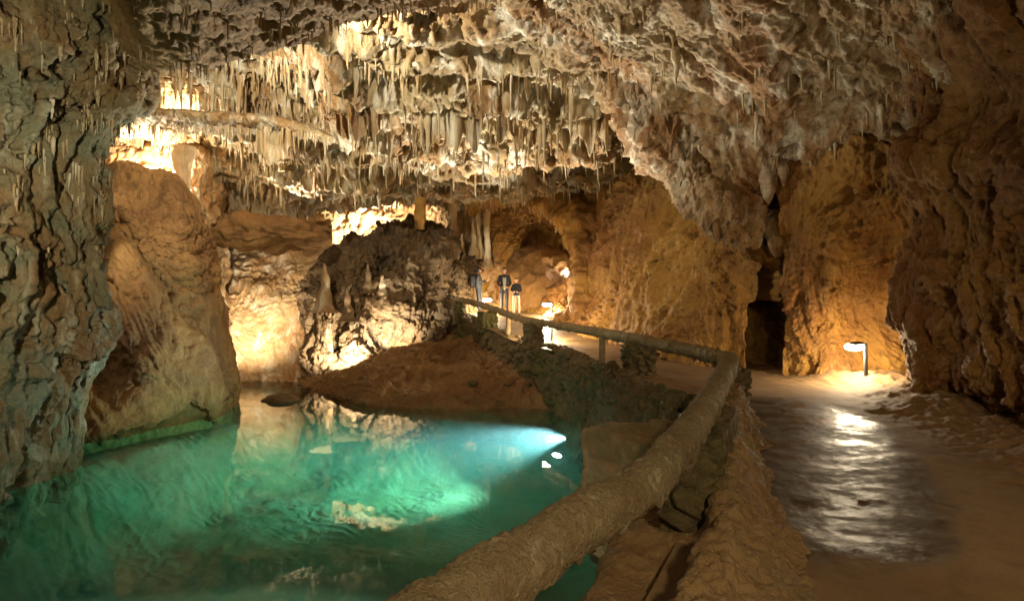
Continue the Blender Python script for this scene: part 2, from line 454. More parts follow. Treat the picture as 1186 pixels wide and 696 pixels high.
# wall behind the mound, with the bright ledge
px = [60, 110, 150, 190, 220, 240, 252, 262]
prof = [(60, [24] * 6 + [25, 27]), (110, [23.6, 23.4, 23.3, 23.2, 23.2, 23.5, 25, 27]), (150, [22.8, 22.6, 22.5, 22.4, 22.4, 22.9, 24, 27]), (200, [22, 21.9, 21.7, 21.4, 21.6, 22.2, 23.6, 26.5]),
        (260, [21.5, 21.3, 21.1, 20.9, 21, 21.7, 23.3, 26]), (330, [21, 21, 20.8, 20.6, 20.6, 21.3, 23, 25.5]), (420, [20.5, 20.5, 20.3, 20, 19.9, 20.6, 22.6, 25]), (520, [20, 20, 20, 19.6, 19.5, 20.2, 22.5, 25])]
o, GR['backleft'] = patch('cave_wall', [[W(p, py, d) for p, d in zip(px, ds)] for py, ds in prof], 220, 330, M['back'], flip=True,
    disp=dict(big=.4, drip=.2, lump=.12, fine=.04, sb=.5, sd=1.5, zst=.15, sl=2.2, pits=.3, seed=33.1, strata=.2), ret=True)
structure(o)

# lit niche face at the far pool end
px = [235, 262, 290, 320, 350, 385]
prof = [(255, [28] * 6), (310, [26.5, 26.6, 26.6, 26.6, 26.5, 26.2]), (345, [25.2, 25.4, 25.5, 25.5, 25.4, 25]), (395, [24, 24.3, 24.6, 24.6, 24.5, 24.2]), (438, [23, 23.2, 23.6, 23.7, 23.6, 23.4]), (475, [22.6, 22.8, 23.2, 23.2, 23.2, 23])]
o = patch('cave_wall', [[W(p, py, d) for p, d in zip(px, ds)] for py, ds in prof], 170, 220, M['back'], flip=True,
    disp=dict(big=.25, drip=.08, lump=.1, fine=.03, sb=.6, sd=1.8, zst=.3, sl=2.6, seed=43.1))
structure(o)

# far background
px = [200, 280, 350, 430, 500, 560, 620, 720]
prof = [(120, [30.5] * 8), (200, [31, 31, 31, 31, 30.6, 30.4, 30, 29.5]), (250, [30.5, 30.5, 30.3, 30, 29.8, 29.4, 29, 28.8]), (300, [29.5, 29.5, 29.3, 29, 28.8, 28.3, 28.2, 28]), (350, [29, 29, 29, 28.6, 28.2, 27.8, 27.8, 27.8]), (400, [29, 29, 29, 28.4, 28, 27.6, 27.6, 27.6])]
o, GR['far'] = patch('cave_wall', [[W(p, py, d) for p, d in zip(px, ds)] for py, ds in prof], 330, 220, M['back'], flip=True,
    disp=dict(big=.5, drip=.22, lump=.12, fine=.04, sb=.5, sd=1.6, zst=.15, sl=2.4, pits=.3, seed=53.1), ret=True)
structure(o)

# orange wall from the doorway to the back, with the doorway recess and the arch hollow
px = [560, 600, 640, 675, 705, 750, 800, 850, 885, 915, 945]
dt = [29, 28.3, 27.2, 25.6, 23.5, 20.5, 17.8, 16.2, 15.5, 15.2, 15]
prof = [(60, [x + 1.6 for x in dt]), (150, [x + .8 for x in dt]), (215, [x + .25 for x in dt]), (280, [28.6, 27.8, 26.8, 24.9, 22.2, 19, 16.8, 15.6, 15, 14.7, 14.5]), (340, [28, 27.2, 25.8, 23.6, 21, 17.9, 16.1, 15.1, 14.6, 14.3, 14.2])]
rows = [[W(p, py, d) for p, d in zip(px, ds)] for py, ds in prof]
base = [27.3, 26.2, 24.2, 22, 20.2, 17.2, 15.6, 14.7, 14.3, 14.1, 14.0]
zb = [-1.0, -1.1, -1.35, -1.6, -1.68, -1.75, -1.75, -1.75, -1.75, -1.75, -1.75]
rows.append([Wz(p, z + .25, d) for p, z, d in zip(px, zb, base)])
rows.append([Wz(p, z - .3, d - .12) for p, z, d in zip(px, zb, base)])
def door_dent(G):
    X, Y = pix(G)
    halfw = 24.0; cx = 889.0
    n = fbm(G.reshape(-1, 3) * 2.2, 4, .6).reshape(X.shape) * 8
    top = 347 + ((X - cx) / 24.0) ** 2 * 9
    inside = sstep(halfw + 1.5, halfw - 1.5, np.abs(X - cx) + n) * sstep(top - 2, top + 2, Y + n)
    G = G.copy(); G[..., 1] += 3.6 * inside; G[..., 0] += 1.2 * inside
    cv = sstep(13, 5, np.abs(X - 893 + (Y - 310) * .12) + n * 1.2) * sstep(300, 318, Y) * sstep(352, 345, Y)
    G[..., 1] += 1.5 * cv * (1 - inside)
    a = ((X - 637) / 33) ** 2 + ((Y - 290) / 42) ** 2 + n * .03
    G[..., 1] += 1.2 * sstep(1.15, .5, a)
    return G
o, GR['orange'] = patch('cave_wall', rows, 640, 460, M['orange'], flip=True, post=door_dent,
    disp=dict(big=.4, drip=.17, lump=.09, fine=.055, sb=.5, sd=1.3, zst=.15, sl=2.2, sf=8, pits=.2, seed=63.1), ret=True)
structure(o)

# orange wall with the lamp niche, right of the doorway
px = [905, 935, 970, 1010, 1045, 1080, 1130]
prof = [(20, [14.6, 14, 13.2, 12.6, 12.2, 12, 11.8]), (140, [14.2, 13.6, 12.9, 12.4, 12, 11.8, 11.6]), (240, [14, 13.4, 12.9, 12.5, 12, 11.7, 11.5]), (320, [14, 13.4, 13, 12.8, 12.4, 12, 11.6]), (370, [14, 13.5, 13.3, 13.2, 12.8, 12.3, 11.8])]
rows = [[W(p, py, d) for p, d in zip(px, ds)] for py, ds in prof]
rows.append([Wz(p, -1.35, d) for p, d in zip(px, [13.95, 13.6, 13.3, 13.1, 12.6, 12, 11.5])])
rows.append([Wz(p, -2.0, d) for p, d in zip(px, [13.8, 13.2, 12.9, 12.5, 11.8, 11.2, 10.6])])
o, GR['niche'] = patch('cave_wall', rows, 260, 420, M['orange'], flip=True,
    disp=dict(big=.35, drip=.18, lump=.09, fine=.055, sb=.6, sd=1.3, zst=.14, sl=2.4, sf=8, pits=.17, seed=73.1), ret=True)
structure(o)

# near right wall
px = [1068, 1048, 1052, 1075, 1120, 1186, 1300, 1480, 1800]
dd = [12.2, 11.3, 10.4, 9.8, 8.9, 7.7, 6.2, 4.9, 3.6]
rows = [[W(p - 50, -140, d - .3) for p, d in zip(px, dd)], [W(p - 22, 20, d - .1) for p, d in zip(px, dd)], [W(p + 6, 110, d + .25) for p, d in zip(px, dd)], [W(p - 12, 190, d - .1) for p, d in zip(px, dd)], [W(p + 6, 260, d + .3) for p, d in zip(px, dd)], [W(p - 4, 330, d - .1) for p, d in zip(px, dd)], [W(p + 8, 400, d - .05) for p, d in zip(px, dd)],
        [Wz(p + 12, -1.3, d + .1) for p, d in zip(px, dd)], [Wz(p + 22, -1.62, d + .35) for p, d in zip(px, dd)], [Wz(p + 26, -2.1, d + .3) for p, d in zip(px, dd)]]
o, GR['right'] = patch('cave_wall', rows, 330, 420, M['right'], flip=True,
    disp=dict(big=.36, drip=.22, lump=.1, fine=.06, sb=.6, sd=1.3, zst=.18, sl=2.3, sf=8, pits=.16, seed=83.1), ret=True)
structure(o)

# overhanging roof on the right
px = [560, 640, 700, 760, 830, 905, 980, 1060, 1150, 1300, 1500]
prof = [(-260, [9.5, 9.2, 8.9, 8.6, 8.2, 7.6, 7, 6.4, 5.8, 5, 4]), (-60, [12, 11.6, 11.2, 10.8, 10.3, 9.7, 9, 8.4, 7.7, 6.6, 5]), (20, [13.8, 13.2, 12.6, 12, 11.4, 10.8, 10.2, 9.5, 8.6, 7, 5.4]),
        (80, [16, 15.2, 14.2, 13.3, 12.5, 11.8, 11.2, 10.4, 9.2, 7.3, 5.6])]
rows = [[W(p, py, d) for p, d in zip(px, ds)] for py, ds in prof]
rows.append([W(590, 90, 18), W(655, 95, 17), W(715, 110, 15.6), W(768, 130, 14.6), W(835, 150, 13.6), W(905, 140, 12.9), W(980, 135, 12.2), W(1058, 135, 11.4), W(1150, 140, 9.8), W(1300, 140, 7.5), W(1500, 140, 5.8)])
rows.append([W(610, 105, 20), W(672, 110, 19), W(733, 145, 16.8), W(785, 205, 15.7), W(845, 250, 14.7), W(900, 205, 13.8), W(975, 170, 13.0), W(1060, 165, 12.2), W(1150, 170, 10.6), W(1300, 170, 8), W(1500, 170, 6.2)])
rows.append([W(625, 95, 22), W(690, 90, 20.5), W(750, 130, 18.4), W(798, 200, 17), W(850, 258, 15.9), W(900, 215, 15.2), W(978, 160, 14.4), W(1065, 150, 13.4), W(1150, 150, 12), W(1300, 150, 9), W(1500, 150, 7)])
o, GR['hang'] = patch('cave_ceiling', rows, 560, 420, M['hang'], flip=True,
    disp=dict(big=.5, drip=.34, lump=.1, fine=.06, sb=.5, sd=1.15, zst=.16, axis=(.5, .25, -.8), sl=2.4, sf=7, pits=.25, seed=93.1), ret=True)
structure(o)

# outer shell that closes the cave far overhead, at the sides and below
def shell():
    ph = np.linspace(-1.62, 1.62, 60); ys = np.linspace(-2, 36, 50)
    R = []
    for y in ys:
        R.append([(-2 + 17 * math.sin(a) * (1 if y < 31 else max(0.02, (36 - y) / 5)), y, -5 + 14.5 * math.cos(a) * (1 if y < 31 else max(.02, (36 - y) / 5))) for a in ph])
    return np.array(R)
S_ = shell()
o = patch('cave_wall', S_, 160, 140, M['ridge'], flip=False, disp=dict(big=.5, drip=0, lump=.2, fine=0, seed=103.1)); structure(o)

# ------------------------------------------------------------------ formations
# flowstone mound left of the pool
rows = [[W(60, 225, 22), W(100, 220, 21.6), W(135, 218, 21.4), W(170, 224, 21.2), W(203, 225, 21), W(222, 240, 21.2), W(232, 262, 22.4), W(236, 262, 23.5)],
        [W(60, 200, 20), W(100, 195, 19.9), W(135, 193, 19.7), W(170, 200, 19.3), W(203, 207, 19.2), W(228, 240, 19.6), W(240, 270, 20.6), W(240, 270, 22.6)],
        [W(60, 255, 18), W(98, 250, 17.7), W(138, 248, 17.5), W(180, 262, 17.5), W(216, 285, 17.9), W(241, 318, 18.9), W(252, 330, 20.2), W(248, 330, 22)],
        [W(60, 330, 17), W(92, 325, 16.9), W(132, 322, 16.8), W(180, 330, 17.1), W(228, 352, 18), W(257, 388, 19.0), W(266, 396, 19.9), W(262, 396, 21.6)],
        [W(50, 420, 16.2), W(88, 412, 16.0), W(130, 406, 16.0), W(180, 410, 16.5), W(231, 421, 17.6), W(264, 436, 18.7), W(273, 440, 19.4), W(268, 440, 21)],
        [Wz(50, -3.15, 15.5), Wz(84, -3.15, 15.3), Wz(130, -3.12, 15.6), Wz(180, -3.1, 16.3), Wz(231, -3.08, 17.5), Wz(266, -3.05, 18.5), Wz(275, -3.05, 19.0), Wz(268, -3.1, 21)],
        [Wz(50, -4.6, 15.3), Wz(84, -4.6, 15.2), Wz(130, -4.6, 15.6), Wz(180, -4.6, 16.2), Wz(231, -4.6, 17.4), Wz(266, -4.6, 18.4), Wz(275, -4.6, 18.9), Wz(268, -4.6, 21)]]
def rimstone(G):
    P = G.reshape(-1, 3).astype(np.float32); q = P * np.array([.5, .5, .3], np.float32)
    t = P[:, 2] * 2.6 + .9 * P[:, 0] * .5 + 1.2 * fbm(q + 3, 3) + .35 * fbm(P * 2, 2)
    s = t - np.floor(t)
    m = sstep(-1.2, .3, P[:, 2]) * sstep(3.1, 2.3, P[:, 2]) * sstep(-.25, .2, fbm(q * .9 + 30, 2) + .25)
    N = -grid_normals(G)
    D = (.11 * (s ** .6) * m).reshape(G.shape[:2])
    return G + N * D[..., None]
o, GR['mound'] = patch('flowstone_mound', rows, 300, 460, M['mound'], flip=True, post=rimstone,
    disp=dict(big=.3, drip=.2, lump=.06, fine=.04, sb=.6, sd=1.3, zst=.16, axis=(.62, -.2, -.75), sl=1.8, sf=7, pits=.06, seed=113.1, strata=.1), ret=True)
tag(o, 'big orange flowstone mound sloping down into the green end of the pool', 'rock formation')

ap = [(60, 225, 17.6), (98, 238, 17.4), (128, 262, 17.0), (162, 306, 16.5), (200, 352, 16.4), (236, 402, 16.9), (262, 452, 17.7), (270, 470, 18.3)]
rows = [[W(p - 6, y + 6, d + 1.6) for p, y, d in ap], [W(p, y + 1, d + .55) for p, y, d in ap], [W(p, y + 1, d) for p, y, d in ap],
        [W(p - 8, y * .72 + 500 * .28, d - .75) for p, y, d in ap], [W(p - 16, y * .38 + 500 * .62, d - 1.4 + .5 * max(0, (p - 160) / 110)) for p, y, d in ap]]
wl = [(40, 13.4), (78, 13.5), (112, 13.9), (148, 14.5), (188, 15.3), (228, 16.3), (258, 17.2), (268, 17.9)]
rows.append([Wz(p, -2.85, d) for p, d in wl]); rows.append([Wz(p, -3.3, d + .35) for p, d in wl]); rows.append([Wz(p, -4.7, d + .2) for p, d in wl])
o = patch('flowstone_apron', rows, 260, 330, M['mound'], flip=True,
    disp=dict(big=.28, drip=.24, lump=.05, fine=.035, sb=.55, sd=1.2, zst=.2, axis=(.62, -.2, -.75), sl=1.6, sf=7, pits=.04, seed=163.1))
tag(o, 'smooth brown flowstone slope running diagonally down to the green water', 'rock formation')

# dark rock ridge in the middle at the back
rows = [[W(345, 345, 27.5), W(382, 300, 28), W(430, 277, 28.5), W(490, 263, 29), W(528, 290, 29), W(556, 320, 29)],
        [W(345, 342, 25.3), W(382, 297, 25.8), W(430, 275, 26.4), W(490, 261, 26.9), W(528, 288, 27), W(556, 318, 27.3)],
        [W(345, 372, 24.4), W(385, 330, 24.7), W(430, 315, 25.2), W(482, 308, 25.7), W(525, 322, 26.2), W(552, 340, 26.7)],
        [W(347, 410, 23.8), W(382, 385, 24.2), W(430, 370, 24.5), W(480, 355, 25), W(525, 352, 25.6), W(550, 358, 26.2)],
        [W(350, 450, 23), W(376, 440, 23.3), W(430, 412, 23.9), W(480, 396, 24.4), W(525, 386, 25.1), W(548, 376, 25.8)],
        [W(350, 480, 22.8), W(376, 470, 23), W(430, 440, 23.6), W(480, 420, 24), W(525, 410, 24.8), W(548, 400, 25.5)]]
o = patch('rock_ridge', rows, 330, 300, M['ridge'], flip=True, disp=dict(big=.7, drip=.4, lump=.2, fine=.06, sb=.7, sd=1.1, zst=.25, sl=1.8, sf=6, pits=.3, seed=123.1))
tag(o, 'dark wet rock ridge below the brightest niche behind the muddy bank', 'rock formation')

o = blob('rock_slab', W(312, 272, 23.4), (1.95, 1.4, .5), M['mound'], 5.5, .25, 190, 110, 1.3, disp=dict(strata=.2, lump=.2))
tag(o, 'flat reddish overhanging rock slab above the lit yellow rock face', 'rock')
o = blob('boulder', W(628, 335, 27.4), (1.75, 1.2, 1.75), M['mound'], 8.5, .3, 140, 110, .8)
tag(o, 'rounded brown boulder inside the arched hollow behind the visitors', 'boulder')
o = blob('boulder', W(325, 464, 19.6), (.55, .4, .16), M['ridge'], 9.5, .2, 50, 30, .8)
tag(o, 'low dark rock just breaking the water at the far pool end', 'boulder')
o = blob('boulder', Wz(694, -3.1, 16.6), (.55, .6, .42), M['wallstone'], 12.5, .6, 70, 50, .9)
tag(o, 'mossy boulder at the waterline under the retaining wall', 'boulder')
o = sweep('rock_shelf', [W(120, 152, 21.2), W(170, 141, 20.2), W(230, 140, 19.6), W(300, 143, 19.2), W(352, 150, 18.9), W(385, 160, 18.8)], [.8, .85, .8, .75, .6, .25], M['ceil'], 40, 240, 4.4, .45, squash=.26, sf=3.5, zdrip=.25)
tag(o, 'long thin rock shelf with fringed lower edge above the bright ledge', 'rock shelf')
# stalagmites and columns
def cone_mesh(name, h, r0, r1, seed, seg=14, n=26, flute=.18, down=False):
    t = np.linspace(0, 1, n); a = np.linspace(0, 2 * np.pi, seg, endpoint=False)
    prof = r0 * (1 - t) ** .85 * (1 + .12 * np.sin(t * 17 + seed)) + r1 * t ** 3 * (1 - t) ** .25
    prof = np.maximum(prof, r1 * .6 * (1 - t) ** .3) * (1 + (0 if down else .7) * np.exp(-t * 8))
    T, A = np.meshgrid(t, a, indexing='ij')
    P = np.stack([np.cos(A), np.sin(A), T], -1)
    q = (P * np.array([2.2, 2.2, 2.0 * h]) + seed).reshape(-1, 3)
    fl = 1 + flute * fbm(q, 3).reshape(T.shape) * 1.6
    bend = .06 * h * fbm(np.stack([t * 2 + seed, t * 0 + seed, t * 0], 1), 1)[:, None]
    R = prof[:, None] * fl
    V = np.stack([np.cos(A) * R + bend * .7, np.sin(A) * R, (-T if down else T) * h], -1)
    f = grid_faces(n, seg, True)
    if down: f = f[:, ::-1]
    v = V.reshape(-1, 3)
    me = bpy.data.meshes.new(name)
    tip = len(v); v = np.vstack([v, [[bend[-1, 0] * .7, 0, (-1 if down else 1) * (h + r1 * .3)]]])
    fs = f.tolist()
    for i in range(seg):
        j = (i + 1) % seg; k = (n - 1) * seg
        fs.append([k + i, k + j, tip] if not down else [k + j, k + i, tip])
    me.from_pydata(v.tolist(), [], fs); me.polygons.foreach_set('use_smooth', np.ones(len(me.polygons), bool)); me.update()
    return me

def stalagmite(px, pyb, d, hpx, rpx, label, mat='tite', seed=1.0, cat='stalagmite', name='stalagmite'):
    h = hpx * d / F; r = rpx * d / F
    me = cone_mesh(name, h, r, r * .22, seed); me.materials.append(M[mat])
    o = bpy.data.objects.new(name, me); COL.objects.link(o); o.location = W(px, pyb, d)
    tag(o, label, cat, 'stalagmites on the rocks at the back'); return o
stalagmite(376, 362, 23.7, 58, 10, 'pale cone-shaped stalagmite standing apart on the low end of the dark ridge', 'hang', seed=2.2)
stalagmite(426, 340, 24.6, 36, 6, 'thin short stalagmite near the middle of the dark ridge', 'ridge', 3.3)
stalagmite(443, 344, 24.8, 26, 7, 'squat pale-tipped stalagmite beside a thinner one on the dark ridge', 'hang', seed=4.4)
stalagmite(402, 372, 24.0, 40, 8, 'stout dark stalagmite low on the ridge above the bright drapery', 'ridge', 8.8)
stalagmite(548, 296, 27.6, 42, 5, 'slim white stalagmite beside the two pale columns', seed=5.5)
stalagmite(535, 300, 27.2, 30, 5, 'small dim stalagmite on the ridge end below the white columns', 'hang', seed=9.5)
stalagmite(512, 350, 25.6, 52, 4, 'dark slender stalagmite at the ridge end above the mud bank', 'ridge', 6.6)

def column(px, py0, py1, d, rpx, label, mat='back', seed=0.0):
    p0, p1 = np.array(W(px, py0, d)), np.array(W(px + 2, py1, d))
    ts = np.linspace(0, 1, 7); r = rpx * d / F
    o = sweep('rock_column', [tuple(p0 * (1 - t) + p1 * t) for t in ts], [r * 1.6, r * 1.05, r * .85, r * .75, r * .8, r * 1.05, r * 1.7], M[mat], 16, 60, seed, .5, sf=4)
    return tag(o, label, 'rock column', 'rock columns at the back of the cave')
column(553, 225, 300, 28.0, 4, 'thin white column closest to the brightly lit arch', 'tite', 1.1)
column(563, 228, 310, 27.8, 4.5, 'thicker white column standing behind the visitors', 'tite', 2.1)
column(524, 225, 300, 27.9, 5, 'yellowish column between the bright niche and white columns', 'back', 3.1)
column(212, 170, 330, 20.6, 9, 'tall fluted column against the wall above the orange mound', 'back', 4.1)
o = sweep('rock_column', [W(487, 215, 26.6), W(487, 235, 26.6), W(486, 250, 26.6), W(486, 266, 26.6)], [.3, .22, .24, .2], M['orange'], 16, 40, 6.1, .35, sf=4)
tag(o, 'short orange rock column at the edge of the brightest niche', 'rock column', 'rock columns at the back of the cave')

# arch rib around the hollow
o = sweep('rock_arch', [W(540, 232, 28.2), W(585, 214, 27.6), W(622, 216, 27.2), W(652, 232, 26.4), W(674, 262, 25.4), W(684, 300, 24.6), W(682, 345, 24.0), W(684, 390, 23.4)], [.6, .8, .7, .75, .8, .7, .65, .8], M['orange'], 80, 300, 7.7, .8, sf=1.5, zdrip=.7)
tag(o, 'rough ochre rock rib arching over the lit hollow behind the visitors', 'rock formation')

# hanging pale formations under the right roof
for px_, py_, d, h, r, sd_, lab in ((888, 195, 13.9, 42, 9, 1.5, 'pale bulb-shaped hanging rock above the dark doorway'), (905, 190, 13.8, 26, 6, 2.5, 'short pale hanging rock beside a bulb-shaped one'),
        (845, 205, 14.4, 36, 8, 3.5, 'blunt cream hanging rock at the lower edge of the roof'), (858, 222, 14.6, 40, 7, 4.5, 'long cream hanging rock in the cluster over the doorway'),
        (872, 245, 14.4, 44, 9, 5.5, 'broad hanging rock fin low in the cluster over the doorway'), (898, 262, 14.3, 36, 11, 6.5, 'round dark-tipped hanging rock just over the doorway')):
    q = []
    rr = r * d / F
    o = sweep('hanging_rock', [W(px_, py_ - 12, d + .25), W(px_, py_, d), W(px_ + 1, py_ + h * .4, d - .1), W(px_ + 2, py_ + h * .8, d - .05), W(px_ + 2, py_ + h, d)], [rr * .9, rr, rr * 1.1, rr * .7, rr * .15], M['hang'], 20, 50, sd_, .6, sf=5)
    tag(o, lab, 'hanging rock', 'hanging rocks over the doorway')

def drapery(x0, x1, py, d0, d1, hpx, seed, mat, label):
    nu, nv = 90, 34
    u = np.linspace(0, 1, nu); v = np.linspace(0, 1, nv)
    top = np.array([W(x0 + (x1 - x0) * k, py - 6, d0 + (d1 - d0) * k) for k in u])
    h = .8 * hpx * d0 / F * (.55 + .5 * (fbm(np.stack([u * 5 + seed, u * 0, u * 0], 1), 3) + .5) + .35 * np.abs(np.sin(u * 9 + seed)))
    S = []
    for side in (1, -1):
        th = (.10 * (1 - v) ** .7 + .012)
        P = top[None] * np.ones((nv, 1, 1))
        P = P.copy(); P[..., 2] -= v[:, None] * h[None]
        fold = .16 * np.sin(u * 26 + seed + 2 * np.sin(u * 7)) + .12 * np.sin(u * 11 + seed * 2)
        P[..., 1] += fold[None] * (.35 + .65 * v[:, None]) - side * th[:, None]
        q = P.reshape(-1, 3) * np.array([6, 6, 1.2]) + seed
        P[..., 1] -= side * (.05 * fbm(q, 3)).reshape(nv, nu)
        S.append(P)
    G = np.concatenate([S[0], S[1][::-1]], 0)
    o = mesh_obj('drapery', G.reshape(-1, 3), grid_faces(2 * nv, nu), M[mat])
    return tag(o, label, 'drapery', 'calcite draperies on the roof')
drapery(296, 342, 150, 18.9, 18.7, 46, 1.3, 'tite', 'pale folded calcite drapery hanging from the end of the rock shelf')
drapery(485, 560, 112, 17.4, 17.0, 74, 3.3, 'ceil', 'long yellowish drapery in the middle of the roof')
drapery(575, 640, 128, 17.8, 17.6, 50, 4.3, 'ceil', 'brownish drapery between the long middle one and the pale curtain')
drapery(640, 705, 118, 17.6, 17.0, 66, 5.3, 'tite', 'broad pale curtain drapery above the dark recess over the visitors')
drapery(390, 440, 120, 17.2, 17.2, 52, 6.3, 'hang', 'tan drapery left of the middle of the roof')
o = sweep('flowstone_fold', [W(680, 40, 15.5), W(724, 90, 15.3), W(764, 142, 15.0), W(804, 196, 14.75), W(846, 244, 14.5), W(868, 282, 14.6)], [.25, .6, .72, .72, .6, .2], M['hang'], 90, 300, 9.4, .9, sf=1.9, hair=.2, zdrip=.5)
tag(o, 'broad pale flowstone fold sweeping down the edge of the right roof', 'rock formation')

# ------------------------------------------------------------------ pool floor, water, bank, path
def pool():
    xs = np.linspace(-14, 4.2, 620); ys = np.linspace(3.0, 25, 760)
    X, Y = np.meshgrid(xs, ys)
    P = np.stack([X, Y, X * 0], -1).reshape(-1, 3)
    n = fbm(P * .35, 4).reshape(X.shape)
    Z = -4.55 + .3 * n
    # shallow shelf along the left rocks
    edge = -7.4 + (Y - 12.5) * .28
    Z += 1.15 * sstep(1.6, -1.2, X - edge)
    Z -= .3 * sstep(5.0, 2.0, np.hypot(X - 1.0, Y - 15.0)) * sstep(18.5, 17, Y)
    # shore at the bank
    Z += .9 * sstep(16.0, 18.8, Y - .2 * n) * sstep(-6.5, -4.5, X)
    Z = np.minimum(Z, -3.42 + .1 * n)
    f1 = fbm(P * .55 + 9, 3); f2 = fbm(P * 1.5, 3)
    rip = np.sin((P[:, 0] * .8 + P[:, 1] * 1.0 + .9 * f1) * 20.0 + 5.0 * f2) + .8 * np.sin((P[:, 0] * .2 + P[:, 1] * 1.2 + 1.1 * f2) * 23.0 + 6.0 * f1)
    mask = sstep(-.35, .35, fbm(P * .7 + 20, 3))
    Z += (.007 * rip * (.2 + mask)).reshape(X.shape) + .03 * fbm(P * 2.2, 4, .6).reshape(X.shape)
    G = np.stack([X, Y, Z], -1)
    o = mesh_obj('pool_floor', G.reshape(-1, 3), grid_faces(len(ys), len(xs)), M['pool']); structure(o)
pool()

def water():
    xs = np.linspace(-14, 4.0, 2); ys = np.linspace(2.2, 24.8, 2)
    bm = bmesh.new()
    a = [(-15, 1.2), (.55, 1.2), (.9, 5.2), (1.9, 9), (2.6, 13), (2.4, 17.0), (1.5, 19.5), (-1, 23), (-3, 25.5), (-15, 25.5)]
    t = [bm.verts.new((x, y, WATER_Z)) for x, y in a]; b_ = [bm.verts.new((x, y, -6.2)) for x, y in a]
    bm.faces.new(t); bm.faces.new(b_[::-1])
    for i in range(len(a)):
        j = (i + 1) % len(a); bm.faces.new([t[j], t[i], b_[i], b_[j]])
    bmesh.ops.recalc_face_normals(bm, faces=bm.faces)
    me = bpy.data.meshes.new('water'); bm.to_mesh(me); bm.free(); me.materials.append(M['water'])
    o = bpy.data.objects.new('water', me); COL.objects.link(o); structure(o)
water()

# muddy bank
rows = [[Wz(300, -3.9, 21.5), Wz(350, -3.9, 20.5), Wz(400, -3.9, 18.6), Wz(450, -3.9, 17.8), Wz(520, -3.9, 17.6), Wz(600, -3.9, 17.6), Wz(670, -3.9, 17.4), Wz(740, -3.9, 17)],
        [Wz(345, -3.35, 22), Wz(376, -3.2, 21.3), Wz(405, -3.2, 19.2), Wz(455, -3.2, 18.4), Wz(520, -3.2, 18.2), Wz(600, -3.2, 18.2), Wz(670, -3.2, 17.9), Wz(740, -3.2, 17.5)],
        [Wz(345, -3.2, 23.2), Wz(380, -3.0, 22.5), Wz(415, -2.85, 20.4), Wz(455, -2.9, 19.4), Wz(520, -2.8, 19.4), Wz(600, -2.7, 19.1), Wz(660, -2.8, 18.3), Wz(720, -2.9, 17.5)],
        [Wz(345, -2.9, 24.5), Wz(390, -2.75, 24), Wz(430, -2.45, 22.4), Wz(465, -2.45, 21.4), Wz(520, -2.35, 21.2), Wz(575, -2.35, 21), Wz(640, -2.55, 19.2), Wz(700, -2.75, 18)],
        [Wz(350, -2.6, 26), Wz(400, -2.3, 25.6), Wz(440, -2.15, 24.5), Wz(480, -2.1, 23.8), Wz(525, -2.0, 23.4), Wz(560, -2.05, 22.6), Wz(612, -2.25, 20.6), Wz(675, -2.55, 18.6)],
        [Wz(355, -2.2, 28), Wz(400, -1.8, 28), Wz(445, -1.8, 27), Wz(480, -1.7, 26), Wz(525, -1.6, 25.5), Wz(550, -1.4, 24.5), Wz(600, -1.8, 22.6), Wz(650, -2.3, 21)]]
o = patch('beach', rows, 320, 200, M['mud'], flip=False, disp=dict(big=.14, drip=.1, lump=.12, fine=.1, sb=.6, sd=1.4, sl=2.2, sf=5, seed=133.1, strata=.2))
structure(o)

# loose stones on the bank
bpy.context.view_layer.update()
_dg = bpy.context.evaluated_depsgraph_get()
for k, (px_, d_, r_) in enumerate(((420, 20.6, .10), (448, 20.0, .14), (470, 21.5, .12), (492, 19.6, .09), (505, 22.2, .16), (520, 20.4, .11), (548, 19.4, .13), (566, 20.6, .1), (590, 19.2, .15), (612, 19.0, .1), (436, 22.3, .13), (480, 23.0, .15), (640, 18.4, .14), (535, 21.8, .1))):
    x_ = (px_ - 593) * d_ / F
    ok, loc, nn, ii, ob, mm = SC.ray_cast(_dg, (x_, d_, -1.2), (0, 0, -1))
    if not ok or loc.z < -3.15: continue
    o = blob('bank_stone', (x_, d_, loc.z + r_ * .2), (r_ * 1.3, r_, r_ * .7), M['mud' if k % 3 else 'wallstone'], 40.5 + k * 3, k * .9, 30, 20, .9)
    tag(o, 'loose brown stone lying on the muddy bank', 'stone', 'loose stones on the mud bank')

RAIL = [(-.55, 1.7), (-.15, 2.26), (.11, 2.69), (.39, 3.14), (.70, 3.62), (1.10, 4.48), (1.66, 5.87), (2.67, 8.5), (3.18, 9.9), (3.02, 11.6), (2.6, 14), (2.0, 16.5), (1.06, 19), (.19, 21), (-.5, 22.5), (-1.3, 24), (-2.0, 25.2), (-2.6, 26.5)]
def path_z(y):
    return PATH_Z + .12 * sstep(14, 20, y) + .78 * sstep(19.5, 26.8, y)
_ry = np.array([p[1] for p in RAIL]); _rx = np.array([p[0] for p in RAIL])
def rail_x(y): return np.interp(y, _ry, _rx)

